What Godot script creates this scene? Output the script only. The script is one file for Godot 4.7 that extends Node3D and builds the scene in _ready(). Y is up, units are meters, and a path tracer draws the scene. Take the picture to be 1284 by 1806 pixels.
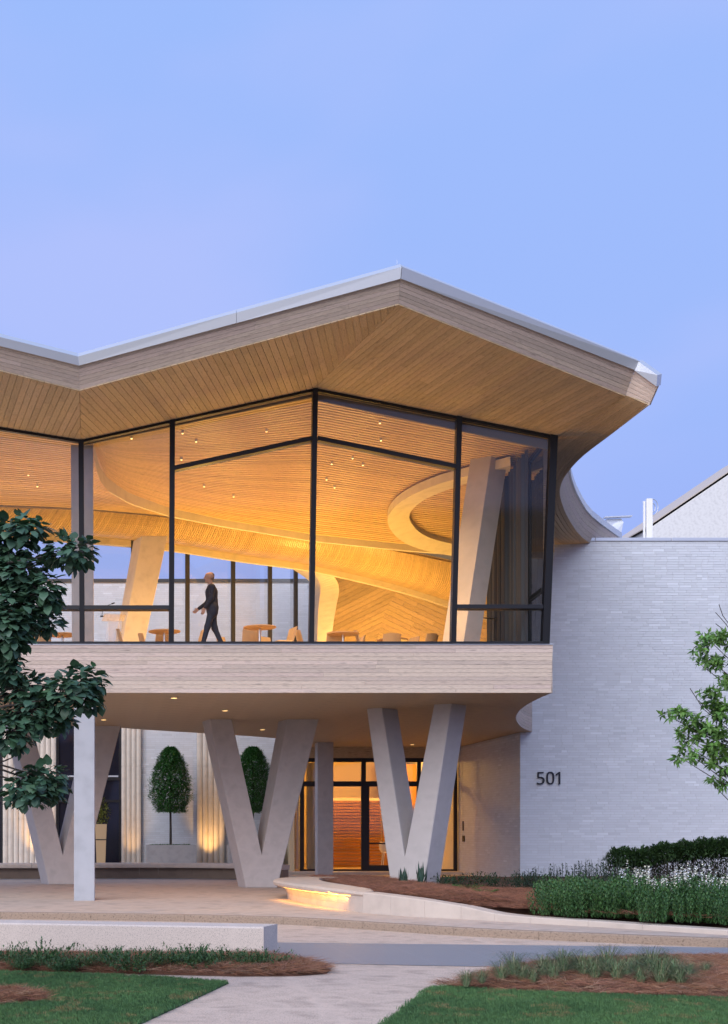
extends Node3D
# A museum pavilion raised on V-shaped columns at dusk, seen from the lawn across the drive.
# Photo pixels (1284 x 1806) are turned into directions by F, CX, CY; distances come from the ground, the glass wall, the soffit or the wall a thing touches.
const F := 2340.0
const CX := 200.0
const CY := 1466.0
const EYE := 1.58
const LOW := -0.13      # level of the drive, the paths and the lawns; the plaza under the building is 0
const FLOOR := 5.8      # upper floor
const UNDER := 4.708    # underside of the upper floor
var M := {}
var rng := RandomNumberGenerator.new()
var taken := {}

# ---------- where things are ----------
func px(x: float, y: float, d: float) -> Vector3:
	return Vector3((x - CX) / F * d, EYE + (CY - y) / F * d, -d)
func gr(x: float, y: float, level := 0.0) -> Vector3:
	return px(x, y, (EYE - level) * F / (y - CY))
func at_height(x: float, y: float, h: float) -> Vector3:
	return px(x, y, (h - EYE) * F / (CY - y))
func on_glass(x: float, y: float, inward := 0.0) -> Vector3:
	var k := (CY - y) / F
	return px(x, y, (30.5064 + inward) / (1.0 + 0.12 * k))
func on_plane(x: float, y: float, p: Vector3, n: Vector3) -> Vector3:
	var o := Vector3(0, EYE, 0)
	var r := px(x, y, 1.0) - o
	return o + r * ((p - o).dot(n) / r.dot(n))

# ---------- the scene tree ----------
func numbered(called: String) -> String:
	var k: int = taken.get(called, -1) + 1
	taken[called] = k
	return called if k == 0 else "%s_%03d" % [called, k]
func tag(o: Node, label: String, category: String, group := ""):
	o.set_meta("label", label)
	o.set_meta("category", category)
	if group != "":
		o.set_meta("group", group)
	return o
func thing(called: String, label: String, category: String, where := Vector3.ZERO, turn := 0.0, group := "") -> Node3D:
	var o := Node3D.new()
	o.name = numbered(called)
	add_child(o)
	o.position = where
	o.rotation.y = turn
	tag(o, label, category, group)
	return o
func branch(called: String, parent: Node) -> Node3D:
	var o := Node3D.new()
	o.name = called
	parent.add_child(o, true)
	return o
func new_st() -> SurfaceTool:
	var st := SurfaceTool.new()
	st.begin(Mesh.PRIMITIVE_TRIANGLES)
	return st
func obj(called: String, st: SurfaceTool, m: Material, parent: Node = null) -> MeshInstance3D:
	var o := MeshInstance3D.new()
	o.mesh = st.commit()
	o.material_override = m
	if parent == null:
		o.name = numbered(called)
		add_child(o)
	else:
		o.name = called
		parent.add_child(o, true)
	return o
func inst(called: String, mesh: Mesh, m: Material, parent: Node, tr: Transform3D) -> MeshInstance3D:
	var o := MeshInstance3D.new()
	o.mesh = mesh
	o.material_override = m
	o.name = called
	parent.add_child(o, true)
	o.transform = tr
	return o
func structure(o: Node):
	o.set_meta("kind", "structure")
	return o
func stuff(o: Node):
	o.set_meta("kind", "stuff")
	return o
func dup(root: Node3D, at: Vector3, turn: float, label: String, group := "", size := 1.0) -> Node3D:
	var r: Node3D = root.duplicate()
	var stem := String(root.name)
	if stem.right(4).left(1) == "_" and stem.right(3).is_valid_int():
		stem = stem.left(-4)
	r.name = numbered(stem)
	add_child(r)
	r.position = at
	r.rotation.y = turn
	r.scale = Vector3.ONE * size
	r.set_meta("label", label)
	if group != "":
		r.set_meta("group", group)
	return r

# ---------- shapes ----------
func tri(st: SurfaceTool, a: Vector3, b: Vector3, c: Vector3, n: Vector3, ua := Vector2.ZERO, ub := Vector2.ZERO, uc := Vector2.ZERO) -> void:
	var flip := (b - a).cross(c - a).dot(n) > 0.0
	st.set_normal(n)
	st.set_uv(ua)
	st.add_vertex(a)
	st.set_normal(n)
	st.set_uv(uc if flip else ub)
	st.add_vertex(c if flip else b)
	st.set_normal(n)
	st.set_uv(ub if flip else uc)
	st.add_vertex(b if flip else c)
func quad(st: SurfaceTool, a: Vector3, b: Vector3, c: Vector3, d: Vector3, n := Vector3.ZERO, along := Vector3.RIGHT, uo := Vector2.ZERO) -> void:
	if n == Vector3.ZERO:
		n = (c - a).cross(d - b).normalized()
	var s := n.cross(along)
	if s.length() < 0.05:
		s = n.cross(Vector3.UP if absf(n.y) < 0.9 else Vector3.RIGHT)
	s = s.normalized()
	var u := s.cross(n)
	var q := [a, b, c, d].map(func(p): return Vector2(p.dot(u), p.dot(s)) + uo)
	tri(st, a, b, c, true_normal(a, b, c, n), q[0], q[1], q[2])
	tri(st, a, c, d, true_normal(a, c, d, n), q[0], q[2], q[3])
func true_normal(a: Vector3, b: Vector3, c: Vector3, n: Vector3) -> Vector3:   # the face's own normal, on the side of n
	var m := (b - a).cross(c - a)
	if m.length() < 1e-8:
		return n
	m = m.normalized()
	return m if m.dot(n) >= 0.0 else -m
func hexa(st: SurfaceTool, p: Array, along := Vector3.RIGHT, uo := Vector2.ZERO) -> void:   # p: four corners of one end, then the four of the other
	var mid := Vector3.ZERO
	for v in p:
		mid += v / 8.0
	for f in [[0, 1, 2, 3], [4, 5, 6, 7], [0, 1, 5, 4], [1, 2, 6, 5], [2, 3, 7, 6], [3, 0, 4, 7]]:
		var a: Vector3 = p[f[0]]
		var b: Vector3 = p[f[1]]
		var c: Vector3 = p[f[2]]
		var d: Vector3 = p[f[3]]
		var n := (c - a).cross(d - b).normalized()
		if n.dot((a + b + c + d) / 4.0 - mid) < 0.0:
			n = -n
		quad(st, a, b, c, d, n, along, uo)
func box(st: SurfaceTool, lo: Vector3, hi: Vector3, along := Vector3.RIGHT, uo := Vector2.ZERO) -> void:
	hexa(st, [Vector3(lo.x, lo.y, lo.z), Vector3(hi.x, lo.y, lo.z), Vector3(hi.x, lo.y, hi.z), Vector3(lo.x, lo.y, hi.z), Vector3(lo.x, hi.y, lo.z), Vector3(hi.x, hi.y, lo.z), Vector3(hi.x, hi.y, hi.z), Vector3(lo.x, hi.y, hi.z)], along, uo)
func bbox(st: SurfaceTool, lo: Vector3, hi: Vector3, b := 0.01) -> void:   # a box with chamfered upright and upper edges
	var ring := func(y, e):
		return [Vector3(lo.x + b + e, y, lo.z + e), Vector3(hi.x - b - e, y, lo.z + e), Vector3(hi.x - e, y, lo.z + b + e), Vector3(hi.x - e, y, hi.z - b - e), Vector3(hi.x - b - e, y, hi.z - e), Vector3(lo.x + b + e, y, hi.z - e), Vector3(lo.x + e, y, hi.z - b - e), Vector3(lo.x + e, y, lo.z + b + e)]
	loft(st, [ring.call(lo.y, 0.0), ring.call(hi.y - b, 0.0), ring.call(hi.y, b)])
func beam(st: SurfaceTool, a: Vector3, b: Vector3, w: Vector3, t: Vector3) -> void:   # a bar from a to b, w and t its half sides
	hexa(st, [a - w - t, a + w - t, a + w + t, a - w + t, b - w - t, b + w - t, b + w + t, b - w + t], (b - a).normalized(), Vector2(a.x * 3.1, a.y * 2.3))
func loft(st: SurfaceTool, rings: Array, caps := true, along := Vector3.UP) -> void:   # flat faces between rings of equal length
	var mids := []
	for r in rings:
		var m := Vector3.ZERO
		for v in r:
			m += v / r.size()
		mids.append(m)
	for k in rings.size() - 1:
		var n_pts: int = rings[k].size()
		for i in n_pts:
			var j := (i + 1) % n_pts
			var a: Vector3 = rings[k][i]
			var b: Vector3 = rings[k][j]
			var c: Vector3 = rings[k + 1][j]
			var d: Vector3 = rings[k + 1][i]
			var n := (c - a).cross(d - b).normalized()
			if n.dot((a + b + c + d) / 4.0 - (mids[k] + mids[k + 1]) / 2.0) < 0.0:
				n = -n
			quad(st, a, b, c, d, n, along)
	if caps:
		for e in [0, rings.size() - 1]:
			var other: Vector3 = mids[1] if e == 0 else mids[rings.size() - 2]
			var r: Array = rings[e]
			for i in range(1, r.size() - 1):
				var n: Vector3 = (r[i] - r[0]).cross(r[i + 1] - r[0])
				if n.length() < 1e-9:
					continue
				n = n.normalized()
				if n.dot(mids[e] - other) < 0.0:
					n = -n
				tri(st, r[0], r[i], r[i + 1], n)
func newell(poly: Array) -> Vector3:
	var n := Vector3.ZERO
	for i in poly.size():
		var a: Vector3 = poly[i]
		var b: Vector3 = poly[(i + 1) % poly.size()]
		n += (a - poly[0]).cross(b - poly[0])
	return n.normalized()
func prism(st: SurfaceTool, poly: Array, off: Vector3, bevel := 0.0, along := Vector3.ZERO, uo := Vector2.ZERO) -> void:   # a flat outline pushed along off; the first face is bevelled
	var n := newell(poly)
	if n.dot(off) < 0.0:
		n = -n
	var u := (along if along != Vector3.ZERO else Vector3(poly[1] - poly[0]))
	u = (u - n * u.dot(n)).normalized()
	var v := n.cross(u)
	var flat := PackedVector2Array()
	for p in poly:
		flat.append(Vector2(p.dot(u), p.dot(v)))
	var pts := poly.duplicate()
	if Geometry2D.is_polygon_clockwise(flat):   # y runs up here: clockwise in Godot's sense is counter-clockwise seen along -n
		flat.reverse()
		pts.reverse()
	var count := pts.size()
	var front := pts.duplicate()
	if bevel > 0.0:
		for i in count:
			var a: Vector2 = (flat[i] - flat[(i + count - 1) % count]).normalized()
			var b: Vector2 = (flat[(i + 1) % count] - flat[i]).normalized()
			var na := Vector2(-a.y, a.x)
			var nb := Vector2(-b.y, b.x)
			var m := (na + nb) / maxf(0.35, 1.0 + na.dot(nb))
			if Geometry2D.is_point_in_polygon(flat[i] + m * 0.001, flat) == false:
				m = -m
			front[i] = pts[i] + (u * m.x + v * m.y) * bevel
			pts[i] = pts[i] + off.normalized() * bevel
	var idx := Geometry2D.triangulate_polygon(flat)
	for k in range(0, idx.size(), 3):
		var q := [flat[idx[k]] + uo, flat[idx[k + 1]] + uo, flat[idx[k + 2]] + uo]
		tri(st, front[idx[k]], front[idx[k + 1]], front[idx[k + 2]], -n, q[0], q[1], q[2])
		tri(st, poly_at(pts, idx[k], off, bevel), poly_at(pts, idx[k + 1], off, bevel), poly_at(pts, idx[k + 2], off, bevel), n, q[0], q[1], q[2])
	for i in count:
		var j := (i + 1) % count
		var e: Vector3 = pts[j] - pts[i]
		var side := e.cross(off).normalized()
		var probe := (flat[i] + flat[j]) / 2.0 + Vector2(side.dot(u), side.dot(v)).normalized() * 0.002
		if Geometry2D.is_point_in_polygon(probe, flat):
			side = -side
		quad(st, pts[i], pts[j], poly_at(pts, j, off, bevel), poly_at(pts, i, off, bevel), side, u, uo)
		if bevel > 0.0:
			quad(st, front[i], front[j], pts[j], pts[i], (side - n).normalized(), u, uo)
func poly_at(pts: Array, i: int, off: Vector3, bevel: float) -> Vector3:
	return pts[i] + off - (off.normalized() * bevel if bevel > 0.0 else Vector3.ZERO)
func tube(st: SurfaceTool, pts: Array, radii: Array, sides := 7, cap := true) -> void:
	var rings := []
	var prev := Vector3.ZERO
	for i in pts.size():
		var d: Vector3 = (pts[mini(i + 1, pts.size() - 1)] - pts[maxi(i - 1, 0)]).normalized()
		if prev == Vector3.ZERO:
			prev = d.cross(Vector3.UP if absf(d.y) < 0.9 else Vector3.RIGHT).normalized()
		prev = (prev - d * prev.dot(d)).normalized()
		var s := d.cross(prev)
		var ring := []
		for k in sides:
			var a := TAU * k / sides
			ring.append(prev * cos(a) + s * sin(a))
		rings.append(ring)
	for i in pts.size() - 1:
		for k in sides:
			var j := (k + 1) % sides
			var q := [[i, k], [i + 1, j], [i, j], [i, k], [i + 1, k], [i + 1, j]]
			for e in q:
				var nn: Vector3 = rings[e[0]][e[1]]
				st.set_normal(nn)
				st.set_uv(Vector2(e[0] * 0.2, float(e[1]) / sides))
				st.add_vertex(pts[e[0]] + nn * radii[e[0]])
	if cap:
		for e in [0, pts.size() - 1]:
			var d2: Vector3 = (pts[0] - pts[1]).normalized() if e == 0 else (pts[e] - pts[e - 1]).normalized()
			for k in range(1, sides - 1):
				tri(st, pts[e] + rings[e][0] * radii[e], pts[e] + rings[e][k] * radii[e], pts[e] + rings[e][k + 1] * radii[e], d2)
func lathe(st: SurfaceTool, at: Vector3, profile: Array, sides := 24) -> void:   # profile: Vector2(radius, height)
	for i in profile.size() - 1:
		var a: Vector2 = profile[i]
		var b: Vector2 = profile[i + 1]
		var nn := Vector2(b.y - a.y, a.x - b.x).normalized()
		for k in sides:
			var d0 := Vector3(cos(TAU * k / sides), 0, sin(TAU * k / sides))
			var d1 := Vector3(cos(TAU * (k + 1) / sides), 0, sin(TAU * (k + 1) / sides))
			var q := [at + d0 * a.x + Vector3.UP * a.y, at + d1 * a.x + Vector3.UP * a.y, at + d1 * b.x + Vector3.UP * b.y, at + d0 * b.x + Vector3.UP * b.y]
			var n := [d0 * nn.x + Vector3.UP * nn.y, d1 * nn.x + Vector3.UP * nn.y]
			for e in [[0, 0], [1, 1], [2, 1], [0, 0], [2, 1], [3, 0]]:
				st.set_normal(n[e[1]])
				st.add_vertex(q[e[0]])
func smooth_path(pts: Array, per := 6) -> Array:   # a Catmull-Rom curve through the points
	var out := []
	for i in pts.size() - 1:
		var p0 = pts[maxi(i - 1, 0)]
		var p1 = pts[i]
		var p2 = pts[i + 1]
		var p3 = pts[mini(i + 2, pts.size() - 1)]
		for k in per:
			var t := float(k) / per
			out.append(0.5 * (2.0 * p1 + (p2 - p0) * t + (2.0 * p0 - 5.0 * p1 + 4.0 * p2 - p3) * t * t + (3.0 * p1 - p0 - 3.0 * p2 + p3) * t * t * t))
	out.append(pts[-1])
	return out
func along_path(path: Array, t: float):
	var f := clampf(t, 0.0, 1.0) * (path.size() - 1)
	var i := mini(int(f), path.size() - 2)
	return path[i].lerp(path[i + 1], f - i)
func sheet(poly: Array, level: float, st: SurfaceTool) -> void:   # a flat ground sheet from plan points
	var flat := PackedVector2Array()
	for p in poly:
		flat.append(Vector2(p.x, p.z))
	var idx := Geometry2D.triangulate_polygon(flat)
	for k in range(0, idx.size(), 3):
		tri(st, Vector3(flat[idx[k]].x, level, flat[idx[k]].y), Vector3(flat[idx[k + 1]].x, level, flat[idx[k + 1]].y), Vector3(flat[idx[k + 2]].x, level, flat[idx[k + 2]].y), Vector3.UP)

# boards of a plane outline: strips along a direction, cut into lengths, each a mesh of its own
func board_field(parent: Node, poly: Array, along: Vector3, out_n: Vector3, width: float, gap: float, thick: float, longest: float, mats: Array) -> void:
	var u := (along - out_n * along.dot(out_n)).normalized()
	var v := out_n.cross(u).normalized()
	var o: Vector3 = poly[0]
	var flat := PackedVector2Array()
	var lo := Vector2(1e9, 1e9)
	var hi := -lo
	for p in poly:
		var q := Vector2((p - o).dot(u), (p - o).dot(v))
		flat.append(q)
		lo = lo.min(q)
		hi = hi.max(q)
	var y := lo.y
	while y < hi.y:
		var x := lo.x - rng.randf() * longest * 0.8
		while x < hi.x:
			var l := longest * rng.randf_range(0.6, 1.0)
			var strip := PackedVector2Array([Vector2(x, y), Vector2(x + l - gap * 0.6, y), Vector2(x + l - gap * 0.6, y + width - gap), Vector2(x, y + width - gap)])
			for piece in Geometry2D.intersect_polygons(strip, flat):
				var pts := []
				for q in piece:
					if pts.is_empty() or pts[-1].distance_to(o + u * q.x + v * q.y) > 0.003:
						pts.append(o + u * q.x + v * q.y + out_n * thick)
				if pts.size() < 3:
					continue
				var st := new_st()
				prism(st, pts, -out_n * thick * rng.randf_range(0.96, 1.0), 0.0, u, Vector2(rng.randf() * 9.0, rng.randf() * 9.0))
				obj("board", st, mats[rng.randi() % mats.size()], parent)
			x += l
		y += width

# boards on a four-cornered, slightly twisted face: rows from the lower edge a-b to the upper edge c-d (c above a)
func board_rows(parent: Node, a: Vector3, b: Vector3, c: Vector3, d: Vector3, rows: int, out_n: Vector3, thick: float, longest: float, gap: float, mats: Array) -> void:
	var len := a.distance_to(b)
	var along := (b - a).normalized()
	for r in rows:
		var h := a.distance_to(c)
		var v0 := (float(r) / rows) + gap * 0.5 / h
		var v1 := (float(r + 1) / rows) - gap * 0.5 / h
		var x := 0.0
		var first := true
		while x < len - 0.05:
			var l := longest * (rng.randf_range(0.2, 1.0) if first else rng.randf_range(0.6, 1.0))
			first = false
			if len - x - l < 0.5:
				l = len - x
			var u0 := x / len
			var u1 := (x + l - 0.004) / len
			var q := [a.lerp(b, u0).lerp(c.lerp(d, u0), v0), a.lerp(b, u1).lerp(c.lerp(d, u1), v0), a.lerp(b, u1).lerp(c.lerp(d, u1), v1), a.lerp(b, u0).lerp(c.lerp(d, u0), v1)]
			var back := -out_n * thick
			var lift := out_n * rng.randf_range(0.0, 0.004)
			var st := new_st()
			hexa(st, [q[0] + lift, q[1] + lift, q[2] + lift, q[3] + lift, q[0] + back, q[1] + back, q[2] + back, q[3] + back], along, Vector2(rng.randf() * 9.0, rng.randf() * 9.0))
			obj("board", st, mats[rng.randi() % mats.size()], parent)
			x += l

# real bricks, joined: each stands a little proud of the mortar sheet behind
func brick_face(parent: Node, o: Vector3, u: Vector3, n: Vector3, width: float, height: float, course: float, length: float, seed_: int, holes := []) -> void:
	var st := new_st()
	var r := RandomNumberGenerator.new()
	r.seed = seed_
	var patch := FastNoiseLite.new()
	patch.seed = seed_
	patch.frequency = 0.22
	var joint := 0.010
	var rows := int(height / course)
	for row in rows:
		var y := row * course
		var x := -length * (0.5 if row % 2 == 0 else r.randf_range(0.15, 0.85))
		while x < width:
			var l := length * (1.0 if r.randf() < 0.8 else 0.5)
			var x0 := maxf(x, 0.0)
			var x1 := minf(x + l - joint, width)
			x += l
			if x1 - x0 < 0.02:
				continue
			var hidden := false
			for h in holes:
				if (x0 + x1) / 2.0 > h.position.x and (x0 + x1) / 2.0 < h.end.x and y + course / 2.0 > h.position.y and y + course / 2.0 < h.end.y:
					hidden = true
			if hidden:
				continue
			var p := patch.get_noise_2d(x0 * 2.0, y * 2.6)
			var t := r.randf_range(0.95, 1.03)
			if p > 0.12 and r.randf() < 0.24:
				t *= r.randf_range(1.03, 1.12)
			elif r.randf() < 0.05:
				t *= 0.93
			st.set_color(Color(0.56 * t, 0.585 * t, 0.63 * t))
			var e := n * r.randf_range(0.006, 0.012)
			var a := o + u * x0 + Vector3.UP * y
			var b := o + u * x1 + Vector3.UP * y
			var c := b + Vector3.UP * (course - joint)
			var d := a + Vector3.UP * (course - joint)
			quad(st, a + e, b + e, c + e, d + e, n)
			quad(st, a, b, b + e, a + e, Vector3.DOWN)
			quad(st, d, c, c + e, d + e, Vector3.UP)
			quad(st, a, d, d + e, a + e, -u)
			quad(st, b, c, c + e, b + e, u)
	stuff(obj("bricks", st, M.brick, parent))

# ---------- materials ----------
func lin(r: float, g: float, b: float, a := 1.0) -> Color:
	var c := Color(r, g, b).linear_to_srgb()
	c.a = a
	return c
func noise(freq: float, seed_: int, ramp: Array, size := 512, octaves := 4, kind := FastNoiseLite.TYPE_SIMPLEX_SMOOTH) -> NoiseTexture2D:
	var n := FastNoiseLite.new()
	n.seed = seed_
	n.frequency = freq
	n.noise_type = kind
	n.fractal_octaves = octaves
	var t := NoiseTexture2D.new()
	t.width = size
	t.height = size
	t.seamless = true
	t.noise = n
	var g := Gradient.new()
	g.offsets = PackedFloat32Array(range(ramp.size()).map(func(i): return float(i) / (ramp.size() - 1)))
	g.colors = PackedColorArray(ramp.map(func(v): return Color(v, v, v) if v is float else v))
	t.color_ramp = g
	return t
func mat(called: String, c: Color, rough: float, tex: Texture2D = null, scale := Vector3.ONE, bump: Texture2D = null, bump_cm := 0.0, planar := true) -> StandardMaterial3D:
	var m := StandardMaterial3D.new()
	m.resource_name = called
	m.albedo_color = c
	m.roughness = rough
	m.metallic_specular = 0.4
	if tex:
		m.albedo_texture = tex
	if bump:
		m.heightmap_enabled = true
		m.heightmap_texture = bump
		m.heightmap_scale = bump_cm
	m.uv1_scale = scale
	m.uv1_triplanar = planar and (tex != null or bump != null)
	m.uv1_world_triplanar = m.uv1_triplanar
	return m
func emit(called: String, c: Color, energy: float) -> StandardMaterial3D:
	var m := mat(called, Color(0.9, 0.85, 0.75), 0.5)
	m.emission_enabled = true
	m.emission = c
	m.emission_energy_multiplier = energy
	return m
func glass(called: String, c: Color, alpha: float) -> StandardMaterial3D:
	var m := mat(called, Color(c.r, c.g, c.b, alpha), 0.02)
	m.transparency = BaseMaterial3D.TRANSPARENCY_ALPHA
	m.metallic_specular = 0.5
	return m
func woods(called: String, c: Color, tex: Texture2D, bump: Texture2D, rough: float, spread: float) -> Array:
	var out := []
	for k in 5:
		var f: float = 1.0 + spread * (k - 2) / 2.0
		var m := mat(called, lin(c.r * f, c.g * f * (1.0 - 0.012 * (k % 3)), c.b * f * (1.0 - 0.03 * (k % 2))), rough, tex, Vector3(0.22, 3.2, 1.0), bump, 0.12, false)
		out.append(m)
	return out
func make_materials() -> void:
	var grain := noise(0.02, 3, [0.70, 0.82, 0.94, 1.0, 0.90, 1.0, 0.86], 512, 5)
	var grain_bump := noise(0.03, 5, [0.0, 1.0], 512, 5)
	var mottle := noise(0.009, 7, [0.91, 0.95, 0.985, 1.0, 0.97], 512, 6)
	var cast := noise(0.011, 27, [0.92, 0.965, 1.0, 0.98, 0.955, 1.0], 512, 5)
	var fine := noise(0.09, 9, [0.0, 1.0], 512, 3)
	var speck := noise(0.16, 11, [0.45, 0.68, 0.92, 1.0, 0.88, 1.0, 0.72], 1024, 2)
	var dirt := noise(0.035, 13, [0.5, 0.8, 1.0, 0.72, 0.95], 512, 5)
	var blotch := noise(0.012, 17, [0.84, 0.92, 1.0, 0.95, 1.0], 512, 5)
	M.fascia = woods("weathered cypress", Color(0.60, 0.49, 0.41), grain, grain_bump, 0.7, 0.09)
	M.soffit = woods("soffit cypress", Color(0.54, 0.415, 0.27), grain, grain_bump, 0.65, 0.09)
	M.inner = woods("golden slats", Color(0.64, 0.46, 0.22), grain, grain_bump, 0.32, 0.10)
	M.under = mat("underside wood", lin(0.54, 0.415, 0.27), 0.6, grain, Vector3(0.16, 1.0, 1.4))
	M.head = mat("taupe painted reflection", lin(0.16, 0.14, 0.13), 0.6)  # stands in for a grey reflection in the glass
	M.batten = mat("timber backing", lin(0.56, 0.45, 0.35), 0.85)
	M.liner = mat("timber ceiling liner", lin(0.60, 0.43, 0.21), 0.8)
	M.trim = mat("plaster trim", lin(0.66, 0.60, 0.48), 0.7, mottle, Vector3.ONE * 0.5)
	M.concrete = mat("cast concrete", lin(0.50, 0.465, 0.45), 0.75, cast, Vector3.ONE * 0.28, fine, 0.05)
	M.pale_concrete = mat("pale concrete", lin(0.40, 0.41, 0.435), 0.75, mottle, Vector3.ONE * 0.3, fine, 0.04)
	M.stone = mat("limestone", lin(0.60, 0.54, 0.47), 0.8, mottle, Vector3.ONE * 0.45, fine, 0.05)
	M.bench = mat("exposed aggregate bench", lin(0.70, 0.60, 0.52), 0.85, speck, Vector3.ONE * 0.34, speck, 0.06)
	M.bench_base = mat("brown bench base", lin(0.24, 0.18, 0.14), 0.75, mottle, Vector3.ONE * 0.6)  # far bench base, darker brown than its seat
	M.seat = mat("honed cast stone", lin(0.52, 0.445, 0.38), 0.65, mottle, Vector3.ONE * 0.6)
	M.path = mat("exposed aggregate path", lin(0.66, 0.515, 0.41), 0.9, speck, Vector3.ONE * 0.27, speck, 0.25)
	M.path.detail_enabled = true
	M.path.detail_blend_mode = BaseMaterial3D.BLEND_MODE_MUL
	M.path.detail_albedo = blotch
	M.path.detail_uv_layer = BaseMaterial3D.DETAIL_UV_1
	M.kerb = mat("coarse aggregate kerb", lin(0.34, 0.255, 0.19), 0.95, speck, Vector3.ONE * 0.13, speck, 0.8)
	M.plaza = mat("plaza concrete", lin(0.52, 0.425, 0.355), 0.7, blotch, Vector3.ONE * 0.22, fine, 0.08)
	M.road = mat("asphalt", lin(0.275, 0.29, 0.32), 0.5, speck, Vector3.ONE * 1.1, speck, 0.12)
	M.soil = mat("bare ground", lin(0.10, 0.09, 0.06), 0.95, dirt, Vector3.ONE * 0.2)
	M.turf = mat("turf", lin(0.06, 0.125, 0.05), 0.95, dirt, Vector3.ONE * 0.9)
	M.straw_bed = mat("pine straw", lin(0.19, 0.085, 0.05), 0.95, dirt, Vector3.ONE * 2.2, dirt, 1.2)
	M.metal = mat("roof edge metal", lin(0.58, 0.60, 0.64), 0.38)
	M.metal.metallic = 0.55
	M.frame = mat("black window frame", lin(0.014, 0.014, 0.017), 0.4)
	M.frame_grey = mat("grey mullion", lin(0.04, 0.04, 0.042), 0.45)
	M.glass = glass("clear glass", Color(0.10, 0.12, 0.13), 0.04)
	M.glass_dark = glass("tinted glass", Color(0.05, 0.06, 0.08), 0.62)
	M.window_dark = mat("dark window glass", lin(0.012, 0.012, 0.02), 0.06)
	M.acrylic = glass("clear acrylic", Color(0.95, 0.93, 0.88), 0.22)
	M.drape = mat("dark drape", lin(0.020, 0.026, 0.036), 0.55)
	M.brick = mat("painted brick", Color.WHITE, 0.8)
	M.brick.vertex_color_use_as_albedo = true
	M.mortar = mat("mortar", lin(0.50, 0.50, 0.52), 0.95)
	M.stucco = mat("white stucco", lin(0.66, 0.65, 0.635), 0.9, mottle, Vector3.ONE * 1.0)
	M.digits = mat("dark metal digits", lin(0.018, 0.018, 0.026), 0.4)
	M.bark = mat("bark", lin(0.055, 0.045, 0.04), 0.9, dirt, Vector3(3, 1, 3))
	M.leaf = mat("leaves", Color.WHITE, 0.5)
	M.leaf.vertex_color_use_as_albedo = true
	M.leaf.backlight_enabled = true
	M.leaf.backlight = lin(0.25, 0.30, 0.12)
	M.matte = mat("dry plant matter", Color.WHITE, 0.85)
	M.matte.vertex_color_use_as_albedo = true
	M.planter = mat("grey planter", lin(0.34, 0.335, 0.34), 0.7, mottle, Vector3.ONE * 0.5)
	M.chair = mat("tan chair shell", lin(0.46, 0.33, 0.19), 0.5)
	M.table = mat("wood table top", lin(0.50, 0.33, 0.18), 0.45)
	M.steel = mat("brushed steel", lin(0.55, 0.54, 0.52), 0.3)
	M.steel.metallic = 0.8
	M.black = mat("black plastic", lin(0.015, 0.015, 0.015), 0.5)
	M.floor = mat("timber floor", lin(0.55, 0.41, 0.26), 0.4, grain, Vector3(0.3, 1, 3))
	M.room = mat("warm painted wall", lin(0.62, 0.50, 0.33), 0.8)
	M.room_wood = woods("orange timber slats", Color(0.52, 0.26, 0.08), grain, grain_bump, 0.5, 0.1)
	M.white = mat("white shell", lin(0.75, 0.73, 0.68), 0.4)
	M.person = mat("person", Color.WHITE, 0.75)
	M.person.vertex_color_use_as_albedo = true
	M.bulb = emit("lamp glow", Color(1.0, 0.80, 0.50), 3.0)
	M.led = emit("led strip glow", Color(1.0, 0.66, 0.25), 5.0)
	M.curtain = mat("pale sheer curtain", lin(0.42, 0.44, 0.40), 0.8)

func _ready() -> void:
	rng.seed = 501
	# ---------- camera ----------
	var cam := Camera3D.new()
	cam.name = "camera"
	cam.projection = Camera3D.PROJECTION_FRUSTUM
	cam.near = 0.1
	cam.far = 900.0
	cam.size = 1806.0 / F * cam.near
	cam.frustum_offset = Vector2((642.0 - CX) / F, (CY - 903.0) / F) * cam.near
	cam.position = Vector3(0, EYE, 0)
	add_child(cam)
	cam.current = true
	# ---------- sky, sun, exposure ----------
	var env := Environment.new()
	env.background_mode = Environment.BG_SKY
	env.tonemap_mode = Environment.TONE_MAPPER_LINEAR
	env.tonemap_exposure = 1.0
	env.sdfgi_enabled = true
	env.ssao_enabled = true
	env.ssil_enabled = true
	env.sky = Sky.new()
	env.sky.sky_material = make_sky()
	var we := WorldEnvironment.new()
	we.name = "world_environment"
	we.environment = env
	add_child(we)
	var sun := DirectionalLight3D.new()
	sun.name = "sun"
	sun.light_color = Color(0.98, 0.965, 0.96)
	sun.light_energy = 1.25
	sun.light_angular_distance = 60.0
	sun.shadow_enabled = true
	add_child(sun)
	sun.look_at_from_position(Vector3(-7, 8.5, 12), Vector3.ZERO)
	make_materials()
	# ---------- setting, buildings, things ----------
	build_ground()
	build_pavilion()
	build_brick_wing()
	build_stone_wing()
	build_background()
	build_site()
	build_interior()
	build_plants()
	build_trees()

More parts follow.
